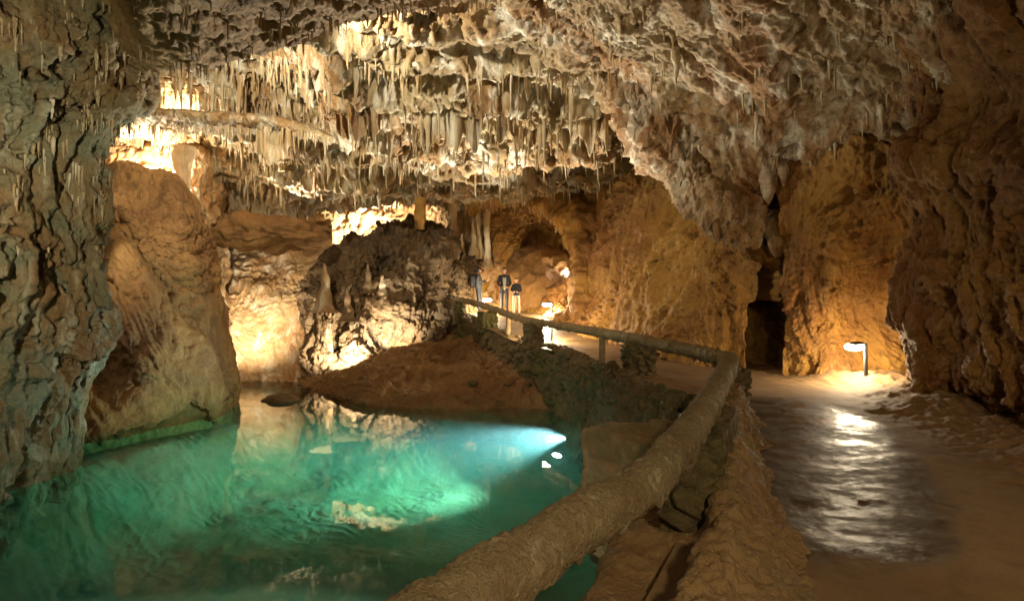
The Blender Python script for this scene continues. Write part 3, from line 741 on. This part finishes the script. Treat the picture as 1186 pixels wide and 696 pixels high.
def path():
    nu, nv = 360, 520
    ys = 1.2 * (30 / 1.2) ** np.linspace(0, 1, nv)
    u = np.linspace(0, 1, nu)
    x0 = rail_x(ys) - .25 + .2 * sstep(11, 9, ys)
    x1 = np.interp(ys, [1, 4, 8, 12, 15, 18, 21, 24, 28, 31], [5.5, 6.5, 6.9, 7.6, 6.2, 4.6, 3.4, 2.2, 1.6, 1.4])
    X = x0[:, None] + (x1 - x0)[:, None] * u[None]
    Y = np.repeat(ys[:, None], nu, 1)
    P = np.stack([X, Y, X * 0], -1).reshape(-1, 3)
    Z = path_z(Y) + .035 * fbm(P * .8, 3).reshape(X.shape) + .008 * fbm(P * 4, 3).reshape(X.shape) + .0035 * fbm(P * 14, 3).reshape(X.shape)
    n = fbm(P * 1.5 + 40, 3).reshape(X.shape)
    # soil heaped against the right walls
    wallx = np.interp(Y, [3, 5, 7.7, 9, 9.8, 10.6, 12, 13], [4.9, 5.2, 5.6, 5.85, 5.8, 6.2, 6.6, 6.0])
    Z += .09 * sstep(-.7 + .3 * n, .4, X - wallx) * sstep(14.5, 12.5, Y) * sstep(8.2, 10.2, Y) * (1 + .7 * n)
    Z += .12 * sstep(-.8, .3, X - wallx) * sstep(14, 12.5, Y) * (1 + n)
    Z += .09 * fbm(P * 5 + 9, 4).reshape(X.shape) * sstep(-1.2, -.2, X - wallx)
    G = np.stack([X, Y, Z], -1)
    o = mesh_obj('path', G.reshape(-1, 3), grid_faces(nv, nu), M['path']); structure(o)
path()

# ------------------------------------------------------------------ walls under the railing
def profile_wall(name, spine, profs, nu, nv, mat, disp, kind=None):
    """spine: list of (x,y); profs: per spine point a list of (offset to the right, z)"""
    S = np.array(spine, float); T = np.gradient(S, axis=0); T /= np.linalg.norm(T, axis=1)[:, None]
    R = np.stack([T[:, 1], -T[:, 0]], 1)
    ctrl = [[(S[i, 0] + R[i, 0] * o_, S[i, 1] + R[i, 1] * o_, z) for (o_, z) in profs[i]] for i in range(len(S))]
    return patch(name, ctrl, nu, nv, mat, flip=False, disp=disp)

def masonry(P, s=2.6):
    """stone courses: rounded stones with recessed joints (value 0..1)"""
    pass

sp = [(-.2, 1.6), (.35, 2.6), (.95, 3.8), (1.5, 5.2), (2.15, 7.2), (2.75, 8.8), (3.15, 9.9)]
pr = []
for k in range(len(sp)):
    w = [.80, .72, .60, .46, .34, .28, .22][k]
    zl = [-1.90, -1.88, -1.85, -1.82, -1.78, -1.75, -1.72][k]
    zc = [-1.55, -1.52, -1.47, -1.42, -1.36, -1.34, -1.34][k]
    pr.append([(-.66, -3.9), (-.66, -3.0), (-.64, zl - .25), (-.56, zl), (-.3, zl + .02), (-.1, zl + .05), (.02, zl * .6 + zc * .4), (.08, zc), (.2, zc + .02), (.2 + w * .25, zc * .75 + -1.75 * .25), (.2 + w * .55, -1.66), (.2 + w * .85, -1.76), (.25 + w, -1.95)])
o = profile_wall('parapet_wall', sp, pr, 200, 420, M['mortar'], dict(big=.09, drip=.07, lump=.03, fine=.03, sb=1.3, sd=2.4, zst=.25, sl=4, sf=13, seed=143.1, strata=.04))
tag(o, 'low ochre mortar wall with a ledge running under the near handrail', 'low wall', kind='thing')

sp = [(3.0, 9.6), (2.85, 11.2), (2.5, 13), (2.05, 15.6), (1.42, 18), (.62, 20), (-.08, 21.6), (-.85, 23.2), (-1.8, 24.9)]
pr = []
for k, (x, y) in enumerate(sp):
    pz = float(path_z(y)); zb = [-4, -4, -4, -4, -3.4, -3.0, -2.8, -2.6, -2.4][k]
    off = [-.7, -.7, -.6, -.42, -.3, -.25, -.25, -.25, -.25][k]
    pr.append([(off - .16, zb), (off - .06, zb * .5 + pz * .5), (off, pz - .25), (off + .12, pz + .02), (off + .4, pz + .07), (off + .9, pz - .2)])
o = profile_wall('retaining_wall', sp, pr, 130, 620, M['wallstone'], dict(big=.16, drip=.06, lump=.1, fine=.05, sb=1.0, sd=2.2, zst=.4, sl=3.0, sf=9, pits=.15, seed=153.1, mas=.07, sm=2.7, strata=.08))
tag(o, 'mossy rough stone retaining wall between the path and muddy bank', 'retaining wall', kind='thing')

o = blob('rock_block', (2.0, 8.0, -2.5), (1.0, 1.05, .95), M['mortar'], 21.5, .45, 240, 190, .22, boxy=.86, disp=dict(mas=.05, sm=1.3, strata=.16, fine=.05, sf=6, pits=.12))
tag(o, 'flat-topped ochre rock block jutting over the water beside the near handrail', 'rock')

def stone_pillar(x, y, z0, z1, w, l, label, seed, rot=0.0):
    h = z1 - z0
    o = blob('stone_pillar', (x, y, (z0 + z1) / 2), (w * .56, l * .56, h * .56), M['wallstone'], seed, rot, 110, 110, .12, boxy=.88,
             disp=dict(mas=.085, sm=4.2, fine=.02, sf=9, lump=.02))
    return tag(o, label, 'stone pillar', 'stone pillars carrying the log handrail')
stone_pillar(2.58, 13.9, -1.95, -1.1, .62, .5, 'largest stone pillar, beyond the handrail bend', 3, .2)
stone_pillar(.62, 20.1, -1.75, -1.0, .5, .5, 'stone pillar with the glowing lamp close behind it', 5, .5)
stone_pillar(-.85, 23.1, -1.5, -.75, .62, .5, 'stone pillar just below the visitors with headlight glow', 7, .5)
stone_pillar(-1.95, 25.0, -1.3, -.45, .4, .45, 'stone pillar at the far end of the handrail', 9, .5)
stone_pillar(3.14, 9.5, -1.8, -1.1, .24, .3, 'slim stone pillar under the handrail bend', 11, .3)
stone_pillar(1.62, 5.75, -2.1, -1.12, .42, 2.1, 'stone pillar under the near handrail, on the parapet ledge', 13, -.4)

# railing
def rail_pt(x, y, near=True):
    z = -1.03
    z = float(-1.03 + .06 * sstep(15, 20, np.array(y)) + .62 * sstep(19.5, 26, np.array(y)))
    return (x, y, z)
rail = empty('log_railing', (2.0, 16.5, -1.7))
tag(rail, 'long mossy log handrail bending along the edge of the path', 'handrail')
def raillog(pts, rad, seed, n, seg):
    o = sweep('rail', [rail_pt(*p) for p in pts], rad, M['log'], seg, n, seed, .3, sf=9, zdrip=.1, hair=.55)
    o.parent = rail; o.matrix_parent_inverse = Matrix.Translation(-Vector(rail.location)); return o
raillog(RAIL[0:8] + [(2.98, 9.35), (3.12, 9.95), (3.1, 10.3)], [.12, .118, .118, .115, .115, .115, .112, .115, .12, .12, .10], 1.7, 1100, 84)
raillog([(3.16, 9.8), (3.08, 10.9), (2.92, 12.2), (2.6, 14), (2.45, 14.7)], [.12, .115, .105, .11, .1], 2.7, 150, 26)
raillog([(2.52, 14.3), (2.0, 16.5), (1.06, 19), (.5, 20.4)], [.11, .105, .1, .1], 3.7, 160, 22)
raillog([(.62, 20.0), (.19, 21), (-.5, 22.5), (-1.3, 24), (-2.0, 25.2), (-2.2, 25.6)], [.1, .1, .1, .1, .1, .08], 4.7, 130, 20)
def raily_post(x, y):
    z0 = float(path_z(y)) - .15; z1 = rail_pt(x, y)[2] - .04
    o = sweep('post', [(x, y, z0), (x, y, z0 * .6 + z1 * .4), (x + .01, y, z1)], [.08, .075, .08], M['log'], 12, 30, x * 3, .25, sf=8)
    o.parent = rail; o.matrix_parent_inverse = Matrix.Translation(-Vector(rail.location))
for x, y in ((2.12, 16.0), (-.12, 21.7), (1.75, 17.2)): raily_post(x, y) if (x, y) != (1.75, 17.2) else None

# ------------------------------------------------------------------ people
for nm, c, r in (('navy_jacket', (.012, .013, .018), .8), ('grey_sleeve', (.045, .05, .055), .85), ('dark_trousers', (.015, .015, .018), .8), ('blue_jeans', (.028, .034, .045), .85),
              ('cream_trousers', (.36, .32, .24), .85), ('skin', (.45, .25, .16), .55), ('dark_hair', (.02, .013, .008), .6), ('shoe', (.03, .025, .02), .6), ('white_shirt', (.28, .27, .24), .85)):
    M[nm] = plain(nm, c, r, 0, .3, .25, 25)

def person(loc, H, yaw, label, jacket, trousers, pose, extra):
    k = H / 1.7
    pts, rad, edges = [], [], []
    def add(p, r, parent=None):
        pts.append(Vector(p) * k); rad.append(r * k)
        if parent is not None: edges.append((parent, len(pts) - 1))
        return len(pts) - 1
    pel = add((0, 0, .93), .15); wa = add((0, .0, 1.08), .145, pel); ch = add((0, 0, 1.27), .165, wa); nb = add((0, -.01, 1.42), .085, ch); nk = add((0, .01, 1.5), .055, nb)
    wrists = []
    for sgn in (-1, 1):
        sh = add((sgn * .17, 0, 1.38), .08, ch); el = add((sgn * pose['el'][0], pose['el'][1], pose['el'][2]), .06, sh)
        wr = add((sgn * pose['wr'][0], pose['wr'][1], pose['wr'][2]), .042, el); wrists.append((pts[el], pts[wr], sgn))
        hp = add((sgn * .09, 0, .88), .1, pel); kn = add((sgn * pose['st'], .03, .5), .07, hp); an = add((sgn * pose['st'], -.01, .1), .055, kn); add((sgn * (pose['st'] + .02), .14, .045), .045, an)
    me = bpy.data.meshes.new('person'); me.from_pydata([tuple(p) for p in pts], edges, [])
    tmp = bpy.data.objects.new('person_tmp', me); COL.objects.link(tmp)
    md = tmp.modifiers.new('Skin', 'SKIN'); md.use_smooth_shade = True
    for i, v in enumerate(me.skin_vertices[0].data): v.radius = (rad[i], rad[i]); v.use_root = (i == 0)
    sd = tmp.modifiers.new('Sub', 'SUBSURF'); sd.levels = 2; sd.render_levels = 2
    dg = bpy.context.evaluated_depsgraph_get()
    m2 = bpy.data.meshes.new_from_object(tmp.evaluated_get(dg)); bpy.data.objects.remove(tmp)
    m2.name = 'person'; m2.materials.clear()
    for nm in (jacket, trousers, 'skin', 'shoe', extra.get('front', jacket)): m2.materials.append(M[nm])
    for f in m2.polygons:
        z = f.center.z / k; f.use_smooth = True
        x = abs(f.center.x) / k; y = f.center.y / k
        f.material_index = 3 if z < .085 else (1 if z < .9 and x < .2 and y < .12 else 0)
        if z > 1.46: f.material_index = 2
        if extra.get('front') and z > .9 and x < .045 and y > .1: f.material_index = 4
    bm = bmesh.new(); bm.from_mesh(m2)
    n0 = len(bm.faces)
    # head with brow, nose, chin
    hd = bmesh.ops.create_uvsphere(bm, u_segments=22, v_segments=16, radius=1)
    for v in hd['verts']:
        c = v.co; x, y, z = c.x, c.y, c.z
        w_ = .078 * (1 - .22 * max(0, -z) ** 1.5); d_ = .1 if y > 0 else .095
        X, Y, Z = x * w_, y * d_, z * .118
        if y > .3:
            Y += .028 * math.exp(-((x / .16) ** 2)) * math.exp(-(((z + .18) / .22) ** 2))   # nose
            Y -= .012 * math.exp(-(((abs(x) - .38) / .18) ** 2)) * math.exp(-(((z - .05) / .14) ** 2))  # sockets
            Y += .010 * math.exp(-((x / .3) ** 2)) * math.exp(-(((z + .85) / .2) ** 2))   # chin
            Y -= .006 * math.exp(-((x / .3) ** 2)) * math.exp(-(((z + .52) / .06) ** 2))  # mouth line
        v.co = Vector((X, Y + .025, Z + 1.61)) * k
    def tube(p0, p1, p2, r0, r1):
        ring = []
        for p, r in ((p0, r0), ((p0 + p1) / 2, r0), (p1, r0 * .95), ((p1 + p2) / 2, r1), (p2, r1 * .6)):
            t = (p2 - p0).normalized(); a = t.cross(Vector((.3, .2, .9))).normalized(); b_ = t.cross(a)
            ring.append([bm.verts.new(p + (a * math.cos(q) + b_ * math.sin(q)) * r) for q in [i * math.pi / 3 for i in range(6)]])
        for A, B in zip(ring, ring[1:]):
            for i in range(6): bm.faces.new([A[i], A[(i + 1) % 6], B[(i + 1) % 6], B[i]])
        bm.faces.new(ring[-1])
    for el, wr, sgn in wrists:
        t = (wr - el).normalized(); side = t.cross(Vector((0, 1, .2))).normalized(); up = side.cross(t)
        pc = wr + t * .045 * k
        pm = bmesh.ops.create_uvsphere(bm, u_segments=10, v_segments=8, radius=1)
        for v in pm['verts']: v.co = pc + t * v.co.z * .055 * k + side * v.co.x * .04 * k + up * v.co.y * .016 * k
        for i, L in enumerate((.062, .075, .08, .072)):
            b0 = pc + t * .035 * k + side * (i - 1.5) * .019 * k
            b1 = b0 + t * L * .55 * k + up * .006 * k; tube(b0, b1, b1 + (t * .75 + up * .6).normalized() * L * .45 * k, .0095 * k, .008 * k)
        b0 = pc - t * .01 * k - side * .034 * k * sgn; b1 = b0 + (t * .6 - side * .7 * sgn) * .035 * k; tube(b0, b1, b1 + t * .03 * k, .011 * k, .009 * k)
    bm.faces.ensure_lookup_table()
    for f in bm.faces[n0:]: f.material_index = 2; f.smooth = True
    bm.to_mesh(m2); bm.free()
    o = bpy.data.objects.new('person', m2); COL.objects.link(o); o.location = loc; o.rotation_euler = (0, 0, yaw)
    tag(o, label, 'person', 'visitors on the path')
    # hair: a cap that leaves the face free
    bm = bmesh.new(); bmesh.ops.create_uvsphere(bm, u_segments=22, v_segments=16, radius=1)
    long = extra.get('hair_len', 0)
    for v in bm.verts:
        x, y, z = v.co
        v.co = Vector((x * .09, y * .108 + .012, z * .125 + 1.618 - long * max(0, -z) * .12)) * k
    bmesh.ops.delete(bm, geom=[v for v in bm.verts if (v.co.y / k > .045 and v.co.z / k < 1.66) or v.co.z / k < 1.53 - long * .12], context='VERTS')
    me = bpy.data.meshes.new('hair'); bm.to_mesh(me); bm.free(); me.materials.append(M[extra.get('hair', 'dark_hair')])
    h = bpy.data.objects.new('hair', me); COL.objects.link(h); h.parent = o
    for p in me.polygons: p.use_smooth = True
    for sgn in (-1, 1):
        for nm, rr, mt, off in (('eye', .011, 'white_shirt', (.031, .106, 1.617)), ('ear', .018, 'skin', (.08, .02, 1.6))):
            bm = bmesh.new(); bmesh.ops.create_uvsphere(bm, u_segments=10, v_segments=8, radius=1)
            for v in bm.verts: v.co = Vector((v.co.x * rr * (.5 if nm == 'ear' else 1), v.co.y * rr, v.co.z * rr * (1.6 if nm == 'ear' else .7))) * k
            me = bpy.data.meshes.new(nm); bm.to_mesh(me); bm.free(); me.materials.append(M[mt])
            e = bpy.data.objects.new(nm, me); COL.objects.link(e); e.parent = o; e.location = Vector((sgn * off[0], off[1], off[2])) * k
    if extra.get('bag'):
        b_ = blob('backpack', Vector((0, -.24, 1.2)) * k, (.17 * k, .12 * k, .27 * k), M['dark_trousers'], 3.3, 0, 40, 30, .3, boxy=.5); b_.parent = o
    if extra.get('cap'):
        bm = bmesh.new(); bmesh.ops.create_uvsphere(bm, u_segments=22, v_segments=12, radius=1)
        for v in bm.verts:
            x, y, z = v.co
            v.co = Vector((x * .096, y * .112 + .015, max(z, -.05) * .12 + 1.645)) * k
            if y > .55 and z < .25: v.co += Vector((0, .1 * (1 - abs(x)), -.012)) * k
        me = bpy.data.meshes.new('cap'); bm.to_mesh(me); bm.free(); me.materials.append(M['navy_jacket'])
        for p in me.polygons: p.use_smooth = True
        e = bpy.data.objects.new('cap', me); COL.objects.link(e); e.parent = o
    return o
def at(px, d): return ((px - 593) * d / F, d, float(path_z(d)) + .01)
person(at(554, 26.6), 1.66, -math.pi / 2 + .25, 'visitor in a dark cap and grey sleeves wearing a backpack, seen side-on', 'grey_sleeve', 'blue_jeans', dict(el=(.2, .08, 1.12), wr=(.07, .32, 1.2), st=.09), dict(bag=1, cap=1))
person(at(584, 25.7), 1.68, math.pi + .1, 'tall visitor in an open dark jacket with a pale shirt strip', 'navy_jacket', 'dark_trousers', dict(el=(.24, -.02, 1.1), wr=(.12, .16, 1.0), st=.1), dict(front='white_shirt'))
person(at(598, 25.1), 1.34, math.pi - .1, 'shorter visitor in cream trousers and a dark jacket', 'navy_jacket', 'cream_trousers', dict(el=(.24, .02, 1.12), wr=(.1, .24, 1.08), st=.12), dict(hair_len=1))

# ------------------------------------------------------------------ lights
def point(loc, w, col, r=.06, name='lamp_light'):
    l = bpy.data.lights.new(name, 'POINT'); l.energy = w; l.color = col; l.shadow_soft_size = r
    o = bpy.data.objects.new(name, l); COL.objects.link(o); o.location = loc; return o
def spot(loc, tgt, w, col, ang=70, blend=.5, r=.08, name='lamp_light'):
    l = bpy.data.lights.new(name, 'SPOT'); l.energy = w; l.color = col; l.shadow_soft_size = r; l.spot_size = math.radians(ang); l.spot_blend = blend
    o = bpy.data.objects.new(name, l); COL.objects.link(o); o.location = loc
    o.rotation_euler = (Vector(tgt) - Vector(loc)).to_track_quat('-Z', 'Y').to_euler(); return o
WARM = (1, .82, .53); CREAM = (1, .91, .74); WHITE = (1, .94, .82)

def path_lamp(loc, h, lean, label, power, hd=(-1, 0), emit=True):
    r = empty('path_lamp', loc); tag(r, label, 'path lamp', 'low path lamps')
    v = []
    bm = bmesh.new(); bmesh.ops.create_cube(bm, size=1)
    for q in bm.verts:
        q.co = Vector((q.co.x * .06, q.co.y * .06, (q.co.z + .5) * h)); q.co.x += lean * q.co.z
    bmesh.ops.bevel(bm, geom=bm.edges[:], offset=.008, segments=2, affect='EDGES')
    me = bpy.data.meshes.new('post'); bm.to_mesh(me); bm.free(); me.materials.append(M['metal'])
    o = bpy.data.objects.new('post', me); COL.objects.link(o); o.parent = r
    hx = Vector((hd[0], hd[1], 0)).normalized()
    c = Vector((lean * h, 0, h - .06)) + hx * .2
    bm = bmesh.new(); bmesh.ops.create_uvsphere(bm, u_segments=20, v_segments=12, radius=1)
    for q in bm.verts:
        q.co = Vector((q.co.x * .15, q.co.y * .11, max(q.co.z, -.1) * .05))
    me = bpy.data.meshes.new('lamp_shade'); bm.to_mesh(me); bm.free(); me.materials.append(M['metal'])
    o = bpy.data.objects.new('lamp_shade', me); COL.objects.link(o); o.parent = r; o.location = c + Vector((.03, 0, .035)); o.rotation_euler = (0, .12, math.atan2(hx.y, hx.x))
    bm = bmesh.new(); bmesh.ops.create_uvsphere(bm, u_segments=20, v_segments=12, radius=1)
    for q in bm.verts: q.co = Vector((q.co.x * .165, q.co.y * .12, q.co.z * .07))
    me = bpy.data.meshes.new('bulb'); bm.to_mesh(me); bm.free(); me.materials.append(M['lamp'])
    o = bpy.data.objects.new('bulb', me); COL.objects.link(o); o.parent = r; o.location = c + Vector((0, 0, -.012))
    point(Vector(loc) + c + Vector((0, -.02, -.14)), power, WARM, .07)
path_lamp(Wz(1003, -1.63, 12.3), .66, -.02, 'lit path lamp with a dark post in the right wall niche', 46)
path_lamp(Wz(639, float(path_z(20.6)), 20.6), .55, 0, 'lit path lamp behind the stone pillar at the handrail', 130)
path_lamp(Wz(640, float(path_z(24.5)), 24.5), .55, 0, 'lit path lamp at the foot of the orange wall', 60)
path_lamp(Wz(570, float(path_z(25.4)), 25.4), .6, 0, 'lit path lamp beside the visitor with a backpack', 120)

# hidden floodlights of the show cave
point(W(432, 284, 28.4), 800, CREAM, .1)
spot(W(215, 46, 12.9), W(270, 105, 19.5), 900, CREAM, 110, .6, .04)
spot(W(345, 26, 12.5), W(580, 80, 15.5), 480, WHITE, 110, .7, .04)
point(W(205, 128, 20.3), 70, CREAM, .04)
point(W(165, 203, 20.9), 420, CREAM, .08)
point(W(232, 215, 21.0), 0, CREAM, .05)
spot(W(263, 398, 21.6), W(296, 372, 24.6), 560, CREAM, 85, 1, .04)
spot(W(403, 413, 22.9), W(399, 396, 24.4), 420, CREAM, 140, .6, .04)
spot(W(456, 390, 23.7), W(456, 372, 25), 170, CREAM, 140, .6, .04)
point(W(520, 294, 28.0), 200, CREAM, .06)
point(W(655, 315, 26.4), 60, CREAM, .05)
spot(W(318, 256, 23.6), W(400, 120, 16), 1300, CREAM, 130, .5, .05)
spot((-1.0, 19.5, -2.3), W(520, 90, 16), 2300, WHITE, 100)
spot((.5, 12.2, -1.5), W(740, 60, 12), 190, WHITE, 90)
# added spots brightening walls, mound and near handrail
spot((3.0, .6, -.4), (5.2, 11, 3.0), 160, WARM, 95, .9)
spot((-4.9, 3.4, .9), (-10.4, 9.4, 1.9), 900, (1, .93, .7), 88, .9)
spot(W(106, 262, 15.3), W(205, 330, 16.6), 45, CREAM, 120, .6, .04)
spot((1.3, -1.9, 1.9), (1.5, 4.6, -1.6), 330, WARM, 85, .9, .2)
# underwater lamp behind the rock block, and an added off-frame spot above the water to brighten it
spot((1.25, 15.7, -3.44), (-4.6, 15.3, -3.78), 3300, (.8, .92, 1), 70, 1, .05)
spot((-4.2, 3.6, 1.4), (-2.9, 8.0, -4.5), 640, (.9, 1, .96), 92, 1, .1)
ul = empty('underwater_lamp', Wz(645, -3.32, 13.6)); tag(ul, 'white glowing underwater lamp in the blue water near the rock block', 'lamp')
bm = bmesh.new(); bmesh.ops.create_uvsphere(bm, u_segments=16, v_segments=10, radius=1)
for q in bm.verts: q.co = Vector((q.co.x * .1, q.co.y * .05, q.co.z * .04))
me = bpy.data.meshes.new('lens'); bm.to_mesh(me); bm.free(); me.materials.append(M['lamp_cool'])
o = bpy.data.objects.new('lens', me); COL.objects.link(o); o.parent = ul; o.rotation_euler = (0, .3, .2)

# ------------------------------------------------------------------ stalactites
cam_loc = Vector((0, 0, 0))
bpy.context.view_layer.update()
DG = bpy.context.evaluated_depsgraph_get()
def visible(p, tol=.2):
    v = Vector(p); d = v.length
    hit, loc, n, i, ob, m = SC.ray_cast(DG, cam_loc + v * (.5 / d), v / d, distance=d)
    return (not hit) or loc.length > d - tol

def boxblur(A, k):
    for ax in (0, 1):
        c = np.cumsum(np.insert(np.take(A, np.r_[[0] * k, range(A.shape[ax]), [A.shape[ax] - 1] * k], axis=ax), 0, 0, axis=ax), axis=ax)
        n = A.shape[ax]; w_ = 2 * k + 1
        A = (np.take(c, np.arange(w_, w_ + n), axis=ax) - np.take(c, np.arange(0, n), axis=ax)) / w_
    return A

def candidates(key, k=9):
    G = GR[key]; N = -grid_normals(G)
    low = G[..., 2] - boxblur(G[..., 2], k)
    X, Y = pix(G)
    ok = (X > -20) & (X < 1200) & (Y > -40) & (Y < 420)
    return dict(P=G[ok], N=N[ok], low=low[ok], X=X[ok], Y=Y[ok])

CAND = {k: candidates(k) for k in ('main', 'front', 'hang', 'left', 'far', 'backleft')}
TM = []
for k in range(14):
    me = cone_mesh('stalactite', 1.0, .085 if k % 3 else .12, .022, 3.7 * k + 1, 10, 26, .34, down=True)
    me.materials.append(M['tite'] if k % 2 else M['ceil']); TM.append(me)
N_TITE = 0
def hang(key, x0, x1, y0, y1, n, hlo, hhi, label, group, low=-.02, fat=.78, thin=.0):
    global N_TITE
    c = CAND[key]
    m = (c['X'] > x0) & (c['X'] < x1) & (c['Y'] > y0) & (c['Y'] < y1) & (c['low'] < low)
    idx = np.nonzero(m)[0]; RNG.shuffle(idx)
    got = []; 
    for i in idx[:n * 60]:
        p = c['P'][i]
        if any((p[0] - q[0]) ** 2 + (p[1] - q[1]) ** 2 < .012 for q in got): continue
        if not visible(p - np.array([0, .02, .06])): continue
        got.append(p)
        h = hlo * (hhi * 1.25 / hlo) ** (RNG.random() ** 2.0)
        o = bpy.data.objects.new('stalactite', TM[int(RNG.integers(len(TM)))]); COL.objects.link(o)
        r = fat * (.4 + .6 * h) * (.5 + 1.1 * RNG.random() ** 1.5)
        o.location = (p[0], p[1], p[2] + .08); o.scale = (r, r, h + .08); o.rotation_euler = (RNG.normal() * .03, RNG.normal() * .03, RNG.random() * 6.28)
        tag(o, label, 'stalactite', group); N_TITE += 1
        if len(got) >= n: break
hang('main', 165, 300, 60, 135, 45, .4, 1.1, 'pale stalactite in the brightly lit fringe above the long rock shelf', 'stalactites above the rock shelf')
hang('main', 300, 420, 60, 150, 40, .3, .9, 'cream stalactite hanging from the roof where the rock shelf ends', 'stalactites at the shelf end')
hang('main', 420, 560, 60, 190, 50, .3, 1.05, 'long stalactite from the middle of the roof over the dark ridge', 'stalactites in the middle of the roof')
hang('main', 560, 740, 60, 180, 40, .35, 1.0, 'stalactite in the ribbed cream curtain over the visitors', 'stalactites over the visitors')
hang('main', 240, 420, 165, 265, 30, .3, .9, 'stalactite on the low roof edge over the reddish slab', 'stalactites over the reddish slab')
hang('main', 420, 640, 190, 245, 25, .25, .7, 'short stalactite on the low roof edge above the brightest niche', 'stalactites above the brightest niche')
hang('front', 165, 560, 0, 90, 18, .12, .35, 'dark small stalactite on the lip of the near brown roof', 'stalactites on the near roof lip')
hang('hang', 700, 1060, 60, 215, 18, .2, .5, 'tan stalactite on the rough roof high over the path', 'stalactites over the path')
hang('left', 0, 150, 20, 260, 8, .2, .45, 'small grey stalactite on the near greenish rock wall', 'stalactites on the greenish wall', fat=.7)

def fringe():
    V = []; Fc = []; base = 0
    seg, n = 6, 7
    a = np.linspace(0, 2 * np.pi, seg, endpoint=False); t = np.linspace(0, 1, n)
    def add(p, h, r):
        nonlocal base
        R = r * ((1 - t) ** .8 * (1 + .2 * np.sin(t * 14 + RNG.random() * 6)) + .06)
        bx, by = RNG.normal(size=2) * .03 * h
        v = np.stack([p[0] + R[:, None] * np.cos(a) + bx * t[:, None], p[1] + R[:, None] * np.sin(a) + by * t[:, None], np.repeat((p[2] + .05 - (h + .05) * t)[:, None], seg, 1)], -1).reshape(-1, 3)
        V.append(v); Fc.append(grid_faces(n, seg, True)[:, ::-1] + base); base += len(v)
    for key, x0, x1, y0, y1, cnt, hlo, hhi, rr in (('main', 130, 420, 50, 270, 1500, .1, .5, .032), ('main', 420, 760, 60, 250, 1100, .1, .55, .032), ('front', 150, 620, -20, 95, 260, .06, .3, .02),
            ('hang', 620, 1180, 0, 250, 200, .08, .4, .03), ('left', -10, 165, 0, 300, 260, .06, .3, .025), ('far', 380, 700, 200, 280, 200, .1, .5, .04)):
        c = CAND[key]
        m = (c['X'] > x0) & (c['X'] < x1) & (c['Y'] > y0) & (c['Y'] < y1) & (c['low'] < .03)
        idx = np.nonzero(m)[0]
        cl = fbm(c['P'][idx] * 1.4 + 60, 2)
        idx = idx[cl > .04]; RNG.shuffle(idx)
        for i in idx[:cnt]:
            h = hlo * (hhi / hlo) ** RNG.random()
            add(c['P'][i], h, rr * (.6 + .9 * RNG.random()) * (.7 + h))
    # fringe under the shelf
    for k in range(170):
        u = RNG.random(); x = 140 + 240 * u; d = np.interp(x, [120, 170, 230, 300, 385], [21.2, 20.2, 19.6, 19.2, 18.8]) - .55 + .5 * RNG.random()
        y = np.interp(x, [120, 170, 230, 300, 352, 385], [152, 141, 140, 143, 150, 160]) + 3
        add(np.array(W(x, y, d)), .12 + .45 * RNG.random() ** 2, .03 * (.7 + RNG.random()))
    o = mesh_obj('stalactite_fringe', np.concatenate(V), np.concatenate(Fc), M['tite'])
    tag(o, 'countless tiny straw stalactites covering the cave roof', 'stalactites', kind='stuff')
fringe()

# ------------------------------------------------------------------ world, camera, render
w = bpy.data.worlds.new('World'); SC.world = w; w.use_nodes = True
bg = w.node_tree.nodes['Background']; bg.inputs[0].default_value = (1, .86, .62, 1); bg.inputs[1].default_value = .045

cam = bpy.data.cameras.new('camera'); cam.sensor_width = 36; cam.lens = 36 * F / 1186; cam.shift_y = -13 / 1186; cam.clip_end = 500; cam.clip_start = .05
co = bpy.data.objects.new('camera', cam); COL.objects.link(co); co.location = (0, 0, 0); co.rotation_euler = (math.pi / 2, 0, 0)
SC.camera = co
SC.view_settings.view_transform = 'Standard'; SC.view_settings.look = 'None'; SC.view_settings.exposure = 1.62; SC.view_settings.gamma = 1
SC.cycles.use_denoising = True
SC.cycles.max_bounces = 6; SC.cycles.diffuse_bounces = 3; SC.cycles.glossy_bounces = 3; SC.cycles.transparent_max_bounces = 6; SC.cycles.volume_bounces = 1
SC.cycles.sample_clamp_indirect = 4
